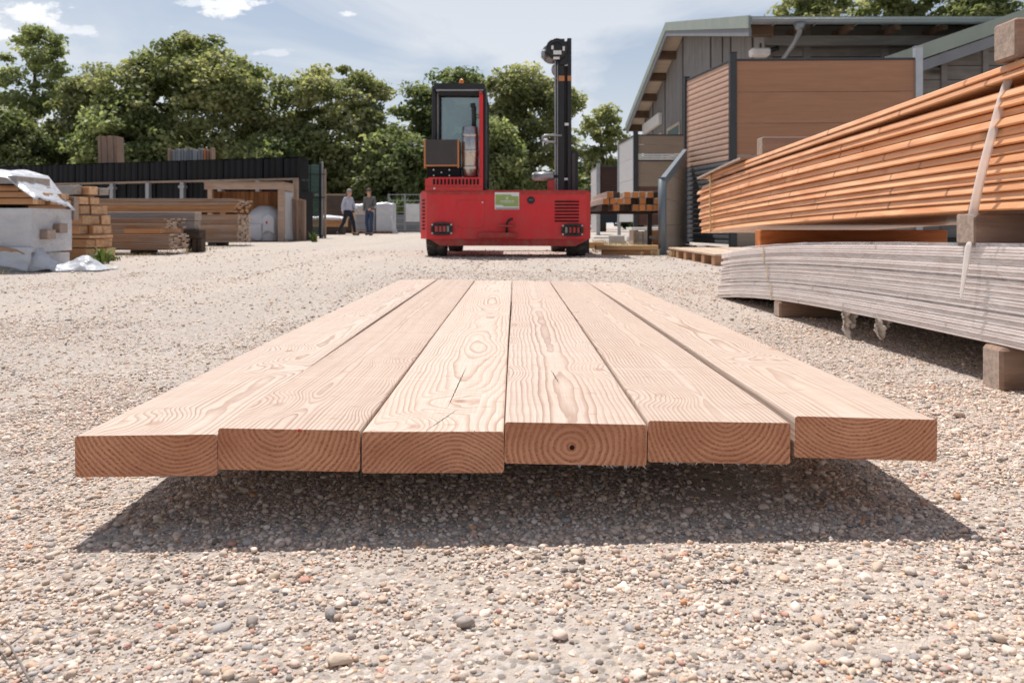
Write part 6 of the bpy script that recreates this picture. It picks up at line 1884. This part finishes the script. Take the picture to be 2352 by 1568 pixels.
def build_bundles():
    rr = random.Random(12)
    X0 = 1.26
    ys_all = lambda y1: list(np.linspace(0.95, y1, 26))
    # silver-grey deck boards in three strapped layers
    bot = interp([(0.95, 0.122), (1.97, 0.119), (2.85, 0.101), (3.71, 0.077), (4.2, 0.044), (4.65, 0.004)])
    gx = lambda y: -0.060 * max(0.0, (y - 3.0) / 1.66) ** 2
    names = ('lowest', 'middle', 'topmost')
    nb = 5; th = 0.0164
    for L in range(3):
        r = thing('grey_board_bundle', '%s of the three curved bundles of silver grey deck boards on the right' % names[L], 'board bundle', (0, 0, 0), 0, 'silver grey deck board bundles')
        yend = 4.66 + (0.03, -0.02, -0.06)[L]
        for k in range(nb):
            zo = L * (nb * th + 0.0045) + k * th
            ye = yend + rr.uniform(-0.018, 0.012)
            t = th - 0.0012
            prof = [(0.003, 0), (0.0, 0.003), (0.0012, t * 0.40), (0.0035, t * 0.47), (0.0035, t * 0.53), (0.0014, t * 0.60), (0.0022, t - 0.002), (0.004, t), (0.142, t), (0.142, 0)]
            jx = rr.uniform(-0.0025, 0.0025)
            ob('board', sweep(prof, ys_all(ye), lambda y: bot(y) + zo, gx), M['silver_board'], r, loc=(X0 + jx, 0, 0))
            if k == nb - 1:
                for c in range(1, 6):
                    ob('board', sweep([(0.0, 0), (0.0, t), (0.142, t), (0.142, 0)], ys_all(yend), lambda y: bot(y) + zo, gx), M['silver_board'], r, loc=(X0 + c * 0.147, 0, 0))
        z0 = L * (nb * th + 0.0045)
        core = sweep([(0.147, 0), (0.147, (nb - 1) * th - 0.001), (0.877, (nb - 1) * th - 0.001), (0.877, 0)], ys_all(yend - 0.03), lambda y: bot(y) + z0, gx)
        tag(ob('inner_boards', core, M['silver_board'], r, loc=(X0, 0, 0)), kind='stuff')
        ysx = 3.93 - 0.05 * (2 - L)
        ob('strap', BX(X0 + gx(ysx) - 0.006, X0 + gx(ysx) - 0.0035, ysx, ysx + 0.012, bot(ysx) + z0 - 0.002, bot(ysx) + z0 + nb * th), M['strap_yellow'], r)
    top = lambda y: bot(y) + 3 * (nb * th + 0.0045)
    # clear film over the near part
    def fm(s, t):
        y = 0.96 + 3.45 * s + 0.06 * t
        e = 0.011 + 0.004 * wob(s * 4, t, 2, 1.3)
        if t < 0.8:
            return Vector((X0 + gx(y) - e, y, bot(y) + 0.004 + (top(y) - bot(y) - 0.004) * t / 0.8))
        return Vector((X0 + gx(y) - e + (t - 0.8) * 2.2, y, top(y) + 0.004 + 0.003 * abs(wob(s * 3, t * 2, 5))))
    o = sheet(fm, 120, 26, 'wrapping_film', M['film_clear'], 'clear creased plastic film wrapped over the near side of the silver grey bundles', 'plastic film', thick=0.0006)
    # blocks under it
    for (y, nm, h, m) in ((2.03, 'near', bot(2.08) - 0.002, 'bearer'), (3.71, 'far', bot(3.75) - 0.002, 'bearer')):
        d = 0.085
        ob('bearer_block', BX(0, 0.9, 0, d, -0.006, h, bev=0.008), M[m], None, loc=(X0 - 0.02, y, 0), label='%s rounded bearer block on the gravel under the silver grey bundles' % nm, cat='bearer', group='bearers under the silver grey bundles')
    # bearers between the bundles
    ob('bearer', BX(0, 0.95, -0.045, 0.045, 0, 0.083, bev=0.004), M['bearer'], None, loc=(X0 - 0.012, 2.205, top(2.205) + 0.001), label='near brown bearer between the silver grey and the orange bundle', cat='bearer', group='bearers between the bundles')
    ob('bearer', BX(0, 0.95, -0.04, 0.05, 0, 0.092, bev=0.004), M['bearer_red'], None, loc=(X0 - 0.0, 4.10, top(4.10) - 0.004), label='far orange red bearer between the silver grey and the orange bundle', cat='bearer', group='bearers between the bundles')
    # orange boards
    r = thing('orange_board_bundle', 'large bundle of bright orange profiled boards drooping towards its far end', 'board bundle', (0, 0, 0))
    ob_bot = interp([(0.95, 0.470), (1.5, 0.470), (2.23, 0.4665), (3.0, 0.449), (4.1, 0.424), (4.8, 0.396), (5.5, 0.362)])
    n1 = 13; th = 0.0238
    for k in range(n1):
        t = th - 0.0010
        prof = [(0.0045, 0.0), (0.0, 0.0030), (0.0062, t * 0.80), (0.0092, t - 0.0012), (0.0120, t), (0.142, t), (0.142, 0.0)]
        ye = 5.46 + rr.uniform(-0.085, 0.045) - abs(k - 6) * 0.010
        jx = rr.uniform(-0.0065, 0.0065); ph = rr.uniform(0, 6.28); am = rr.uniform(0.0005, 0.002)
        zo = k * th
        jz = rr.uniform(-0.001, 0.001)
        ob('board', sweep(prof, ys_all(ye), lambda y: ob_bot(y) + zo * (1.0 + 0.015 * (y > 4.5) * (y - 4.5)) + jz, lambda y: am * math.sin(1.7 * y + ph)), M['orange_board'], r, loc=(X0 + jx, 0, 0))
    core = sweep([(0.146, 0.001), (0.146, n1 * th - 0.001), (0.95, n1 * th - 0.001), (0.95, 0.001)], ys_all(5.30), lambda y: ob_bot(y))
    tag(ob('inner_boards', core, M['orange_board'], r, loc=(X0, 0, 0)), kind='stuff')
    ysx = 5.06
    ob('strap', MB().tube([(X0 - 0.004 + 0.006 * math.sin(3.1 * i / 12) * -2, ysx - 0.10 * math.sin(PI * i / 12) * 0 + 0.10 * (i / 12) ** 2 * 0 - 0.04 * math.sin(PI * i / 12), ob_bot(ysx) - 0.004 + (n1 * th + 0.06) * i / 12) for i in range(13)], 0.0055, 6), M['strap_yellow'], r)
    # upper pair of boards, lifted by a thin spacer
    mtop = lambda y: ob_bot(y) + n1 * th
    ut = interp([(0.95, 0.055), (1.9, 0.026), (2.23, 0.0165), (3.0, 0.011), (4.0, 0.008), (4.7, 0.010), (5.15, 0.016)])
    r2 = thing('top_orange_boards', 'pair of orange board layers lifted off the top of the large orange bundle', 'board bundle', (0, 0, 0))
    th2 = 0.0218
    for k in range(2):
        t = th2 - 0.0008
        prof = [(0.0045, 0.0), (0.0, 0.0030), (0.0062, t * 0.80), (0.0092, t - 0.0012), (0.0120, t), (0.142, t), (0.142, 0.0)]
        for c in range(5):
            ob('board', sweep(prof if c == 0 else [(0, 0), (0, t), (0.142, t), (0.142, 0)], ys_all(5.22 - 0.05 * (k == 0) + rr.uniform(-0.03, 0.03)), lambda y: mtop(y) + ut(y) + k * th2), M['orange_board'], r2, loc=(X0 + 0.002 * k + c * 0.146 + rr.uniform(-0.003, 0.003), 0, 0))
    y = 2.10
    ob('spacer', BX(X0 + 0.07, X0 + 0.75, y - 0.02, y + 0.02, mtop(y) + 0.0005, mtop(y) + ut(y) - 0.0005), M['bearer_red'], None, label='thin orange spacer in the dark gap under the top orange boards', cat='spacer')
    y = 4.6
    ob('spacer', BX(X0 + 0.02, X0 + 0.75, y - 0.02, y + 0.02, mtop(y) + 0.0005, mtop(y) + ut(y) - 0.0005), M['bearer_red'], None, label='thin spacer near the far end under the top orange boards', cat='spacer')
    tp = lambda y: mtop(y) + ut(y) + 2 * th2
    # loose thin board on the far end
    yb = 4.60; 
    ob('loose_board', sweep([(0, 0), (0, 0.012), (0.16, 0.012), (0.16, 0)], list(np.linspace(4.35, 5.36, 8)), lambda y: tp(min(y, 4.55)) + 0.006 - 0.055 * max(0, y - 4.55)), M['bearer'], None, loc=(X0 - 0.02, 0, 0), label='thin brown board lying loose on the far end of the orange bundle', cat='board')
    # timbers on top
    ob('bearer', BX(0, 0.85, 0, 0.095, 0, 0.098, bev=0.006), M['bearer'], None, loc=(X0 - 0.01, 1.985, tp(2.03) + 0.004), label='square brown timber on top of the orange bundle at the right edge', cat='bearer')
    ob('bearer', BX(0, 0.8, 0, 0.10, 0, 0.095, bev=0.006), M['bearer'], None, loc=(X0 + 0.03, 4.12, tp(4.16) + 0.004), label='brown timber lying across the far part of the orange bundle', cat='bearer')
    # white strap: over the top, down the side, tucked at the bearer, loose tip below
    r3 = thing('packing_strap', 'white plastic strap hanging loose down the side of the orange bundle', 'strap', (0, 0, 0))
    def ribbon(px, w0, w1, xs, nm):
        pts = []
        for i, (u, v) in enumerate(px):
            x = xs[0] + (xs[1] - xs[0]) * i / (len(px) - 1)
            Yy = x / (S * (u - 1176)); pts.append(Vector((x, Yy, vz(v, Yy))))
        vs = []; fs = []
        wd = Vector((0.72, -0.69, 0))
        for i, p in enumerate(pts):
            w = w0 + (w1 - w0) * i / (len(pts) - 1)
            vs += [p - wd * w / 2, p + wd * w / 2]
        for i in range(len(pts) - 1): fs.append([2 * i, 2 * i + 1, 2 * i + 3, 2 * i + 2])
        o = ob(nm, MB().add(vs, fs, 0, True), M['strap_white'], r3)
        md = o.modifiers.new('sub', 'SUBSURF'); md.levels = 2; md.render_levels = 2
        md = o.modifiers.new('thickness', 'SOLIDIFY'); md.thickness = 0.0012; md.offset = 0
    ribbon([(2440, 92), (2400, 105), (2368, 118), (2345, 133), (2328, 156), (2312, 192), (2297, 240), (2281, 300), (2264, 362), (2248, 425), (2236, 486), (2233, 500)], 0.019, 0.024, (1.30, 1.226), 'upper_strap')
    ribbon([(2227, 553), (2221, 590), (2215, 630), (2210, 662), (2206, 692)], 0.020, 0.006, (1.236, 1.232), 'loose_end')
    # crumpled scraps of film under the grey bundle
    for i, (u, v, w_, h_, lab) in enumerate(((1955, 718, 48, 62, 'larger crumpled film scrap hanging under the silver grey bundle'), (2032, 738, 46, 50, 'smaller crumpled film scrap hanging under the silver grey bundle'))):
        y = (X0 + 0.02) / (S * (u - 1176))
        def sc(s, t, y=y, i=i, w_=w_, h_=h_):
            k = S * y
            nar = 1 - 0.55 * t
            return Vector((X0 + 0.015 + (s - 0.5) * w_ * k * nar * 0.9 + 0.006 * wob(s, t, 3 + i, 2), y + 0.03 * wob(s, t, 1 + i, 1.2) + 0.02 * math.sin(14 * s), bot(y) + 0.008 - t * h_ * k * (0.75 + 0.3 * math.sin(5 * s + i))))
        sheet(sc, 18, 16, 'film_scrap', M['film_scrap'], lab, 'plastic scrap', thick=0.0008)


build_bundles()


# ------------------------------------------------------------------ the six planks
def build_planks():
    W_, T = 0.2, 0.058
    near = [  # centre u, v of the top edge, rise to the right (units), left-far u, right-far u, far v
        (335.0, 999.0, -4.0, 920, 1003, 642.0), (663.5, 985.5, 5.0, 1006.5, 1090, 642.5), (993.0, 991.0, -1.0, 1092, 1175.5, 643.5),
        (1323.0, 972.0, 6.0, 1178.5, 1261.5, 645.0), (1653.0, 968.5, 5.0, 1263.5, 1347, 646.5), (1990.5, 959.5, 8.0, 1350.5, 1432, 648.0)]
    Yn, Yr = 1.126, 4.385
    labels = ['outermost left plank, its end lowest and darkest brown', 'second plank from the left, with a small red mark on its top edge',
              'plank with bold flame grain and dark cracks near its end', 'plank whose end shows the round pith hole',
              'plank with wide half round rings and a splintered lower edge, left of the widest gap', 'outermost right plank beyond the widest gap, with pale fine rings']
    spec = [  # pith x, z, ring spacing, early, late, wander, knots
        (0.045, 0.105, 0.0062, (0.60, 0.49, 0.405), (0.29, 0.18, 0.13), 0.020, 0.55),
        (-0.015, 0.066, 0.0070, (0.57, 0.455, 0.372), (0.28, 0.17, 0.12), 0.012, 0.5),
        (0.030, -0.042, 0.0058, (0.62, 0.515, 0.43), (0.35, 0.215, 0.15), 0.045, 0.5),
        (-0.005, 0.024, 0.0088, (0.59, 0.48, 0.398), (0.31, 0.195, 0.14), 0.010, 0.55),
        (0.012, 0.070, 0.0072, (0.575, 0.46, 0.375), (0.28, 0.17, 0.12), 0.022, 0.6),
        (-0.010, 0.130, 0.0055, (0.595, 0.483, 0.395), (0.31, 0.195, 0.14), 0.022, 0.6)]
    cracks = {2: [(0.008, 0.075, 0.25, 0.075), (0.012, 0.34, 0.02, 0.20)], 3: [(-0.012, 0.36, -0.06, 0.07)]}
    crook = [-0.010, 0.001, 0.0, 0.0, 0.001, 0.004]
    for i, (u, v, tilt, ul, ur, vf) in enumerate(near):
        p = at(u, v, Yn); q = at((ul + ur) / 2, vf, Yr)
        px, pz, sp, e, l, wd, kp = spec[i]
        mats = plank_mats(i, px, pz, sp, e, l, 1.37 * i + 0.4, wd, cracks.get(i), i == 3, kp)
        d = (q - p); L = d.length; d.normalize()
        roll = math.atan2(-tilt, 327.0)
        xax = Vector((math.cos(roll), 0, math.sin(roll))); xax = (xax - d * xax.dot(d)).normalized()
        zax = xax.cross(d).normalized()
        rot = Matrix((xax, d, zax)).transposed().to_4x4()
        r_ = 0.0035; h = W_ / 2
        prof = [(-h + r_, 0), (h - r_, 0), (h - r_ * 0.3, r_ * 0.3), (h, r_), (h, T - r_), (h - r_ * 0.3, T - r_ * 0.3), (h - r_, T), (-h + r_, T), (-h + r_ * 0.3, T - r_ * 0.3), (-h, T - r_), (-h, r_), (-h + r_ * 0.3, r_ * 0.3)]
        mb = MB(); n = len(prof); ns = 30; vs = []
        for k in range(ns):
            t = k / (ns - 1)
            cx = crook[i] * 4 * t * (1 - t) + 0.0006 * math.sin(9 * t + i)
            cz = 0.0012 * math.sin(7 * t + 2 * i) * (1 if 0 < k else 0)
            vs += [Vector((cx + a, t * L, cz + b_)) for a, b_ in prof]
        fs = []
        for k in range(ns - 1):
            for c in range(n):
                fs.append([k * n + c, k * n + (c + 1) % n, (k + 1) * n + (c + 1) % n, (k + 1) * n + c])
        mb.add(vs, fs, 0)
        mb.add(vs[:n], [list(range(n))], 1); mb.add(vs[-n:], [list(range(n))], 1)
        o = ob('plank', mb, mats, None, label=labels[i], cat='plank', group='sawn planks laid side by side')
        o.matrix_world = Matrix.Translation(p - zax * T) @ rot
        rr = random.Random(40 + i)
        if i in (2, 3, 4):
            sm = MB()
            cnt = {2: 10, 3: 16, 4: 26}[i]
            for s in range(cnt):
                x = rr.uniform(-0.09, 0.095) if i != 3 else rr.uniform(0.0, 0.098)
                z0 = T if i == 2 else 0.001
                ln = rr.uniform(0.002, 0.007) * (1.6 if rr.random() < 0.2 else 1)
                dz = rr.uniform(0.0005, 0.0025) if i == 2 else -rr.uniform(0.0015, 0.006)
                dx = rr.uniform(-0.005, 0.007)
                a = Vector((x, -0.0006, z0)); b_ = a + Vector((dx, -ln * 0.6, dz))
                wv = Vector((rr.uniform(0.0006, 0.0016), 0.0003, 0.0004))
                sm.add([a - wv, a + wv, a + Vector((0, 0.001, -0.0008)), b_], [(0, 1, 3), (1, 2, 3), (2, 0, 3)])
            tag(ob('splinters', sm, mats[0], o), kind='stuff')
        if i == 1:
            ob('paint_mark', MB().box(0.012, 0.0165, -0.0012, 0.003, T - 0.0035, T + 0.0006, bev=0.001), M['lamp_red'], o)
    for (y, nm) in ((2.05, 'near'), (3.75, 'far')):
        t = (y - Yn) / (Yr - Yn)
        zl = (vz(999, Yn) - 0.058) * (1 - t) + (vz(642, Yr) - 0.058) * t - 0.006
        zr = (vz(960, Yn) - 0.058) * (1 - t) + (vz(648, Yr) - 0.058) * t - 0.006
        zl, zr = min(zl, 0.075), min(zr, 0.09)
        ob('batten', MB().prism([(-0.50, -0.004), (0.50, -0.004), (0.50, zr), (-0.50, zl)], 1, 0, 0.07, 0), M['bearer'], None, loc=(0.0, y, 0), label='%s batten in the shade carrying the six planks' % nm, cat='batten', group='battens under the planks')


build_planks()


# ------------------------------------------------------------------ weeds, dry grass, twig
def weed_mb(seed, h, n, spread, leafy):
    rr = random.Random(seed); mb = MB()
    for i in range(n):
        a = rr.uniform(0, 2 * PI); l = h * rr.uniform(0.5, 1.0); w = (0.018 if leafy else 0.004) * (h / 0.2)
        b_ = Vector((rr.uniform(-1, 1) * spread, rr.uniform(-1, 1) * spread, 0))
        d = Vector((math.cos(a), math.sin(a), 0)); s = Vector((-d.y, d.x, 0))
        p1 = b_ + d * l * 0.18 + Vector((0, 0, l * 0.55)); p2 = b_ + d * l * rr.uniform(0.3, 0.6) + Vector((0, 0, l * rr.uniform(0.75, 1.0)))
        mb.add([b_ - s * w * 0.3, b_ + s * w * 0.3, p1 + s * w, p1 - s * w, p2], [(0, 1, 2, 3), (3, 2, 4)])
    return mb


def build_small():
    spots = [(112, 600, 0.26, 16, 'M', 'small green weed growing out of the loose white sheet'), (236, 607, 0.24, 26, 'M', 'bright green weed at the foot of the brown beam stack'),
             (212, 610, 0.10, 20, 'M', 'low green weed left of the bright weed by the beam stack'), (262, 600, 0.10, 18, 'M', 'low weed at the right corner of the beam stack'),
             (340, 590, 0.07, 20, 'S', 'dry tuft before the low weathered board pack'), (428, 584, 0.12, 22, 'S', 'dry tuft at the right end of the low board pack'),
             (475, 577, 0.08, 18, 'S', 'dry tuft below the dark blocks'), (722, 556, 0.30, 30, 'M', 'green weed at the corner of the mesh panel rack'),
             (1388, 566, 0.16, 26, 'S', 'dry grass tuft beside the forklift wheel'), (1432, 566, 0.16, 26, 'S', 'dry grass tuft behind the yellowish beam'),
             (1470, 588, 0.10, 22, 'S', 'dry grass tuft in front of the ground beams'), (1504, 589, 0.14, 26, 'S', 'dry grass tuft at the round topped post'),
             (1410, 590, 0.06, 20, 'S', 'short dry tuft left in front of the ground beams'), (1540, 592, 0.12, 20, 'S', 'dry grass tuft at the left end of the long pallet'),
             (925, 458, 0.9, 60, 'M', 'pale leafy shrub growing by the yard gate')]
    for i, (u, v, h, n, k, lab) in enumerate(spots):
        if v < 500: Y, z = 41.0, 1.1
        else: Y, z = EYE / (S * (v - HOR)), 0.0
        o = ob('weed' if k == 'M' else 'grass_tuft', weed_mb(i, h, n, 0.06 if v > 500 else 0.5, k == 'M'), M['weed' if k == 'M' else 'straw'], None, loc=(ux(u, Y), Y, 0 if z == 0 else z), label=lab, cat='weed' if k == 'M' else 'grass tuft')
    # dry grass strip under the stacked posts
    mb = MB(); rr = random.Random(8)
    for i in range(700):
        Y = rr.uniform(12.2, 20.0); u = rr.uniform(1362, 1500)
        x = ux(u, Y); a = rr.uniform(0, 2 * PI); l = rr.uniform(0.03, 0.11)
        mb.add([(x - 0.006, Y, 0), (x + 0.006, Y, 0), (x + math.cos(a) * l * 0.6, Y + math.sin(a) * l * 0.6, l)], [(0, 1, 2)])
    for i in range(500):
        u = rr.uniform(0, 580); v = 629 - (629 - 562) * (u / 580) ** 0.75 + rr.uniform(-3, 4); Y = EYE / (S * (v - HOR))
        x = ux(u, Y); a = rr.uniform(0, 2 * PI); l = rr.uniform(0.015, 0.06)
        mb.add([(x - 0.005, Y, 0), (x + 0.005, Y, 0), (x + math.cos(a) * l * 0.6, Y + math.sin(a) * l * 0.6, l)], [(0, 1, 2)])
    ob('dry_grass', mb, M['straw'], None, label='thin dry grass along the edges of the yard', cat='grass', kind='stuff')
    # twig in the near left corner
    p = [at(-8, 1492, 0.83), at(22, 1518, 0.80), at(48, 1545, 0.775), at(62, 1572, 0.755), at(75, 1600, 0.74)]
    p = [Vector((q.x, q.y, gz(q.x, q.y) + 0.012 + 0.006 * (i == 1))) for i, q in enumerate(p)]
    tw = MB().tube(p, 0.0009, 6, 0, 0.0014)
    tw.tube([p[1], p[1] + Vector((0.006, 0.012, 0.004)), p[1] + Vector((0.004, 0.024, 0.006))], 0.001, 5, 0, 0.0005)
    ob('twig', tw, M['twig'], None, label='thin grey twig on the pebbles in the near left corner', cat='twig')


build_small()
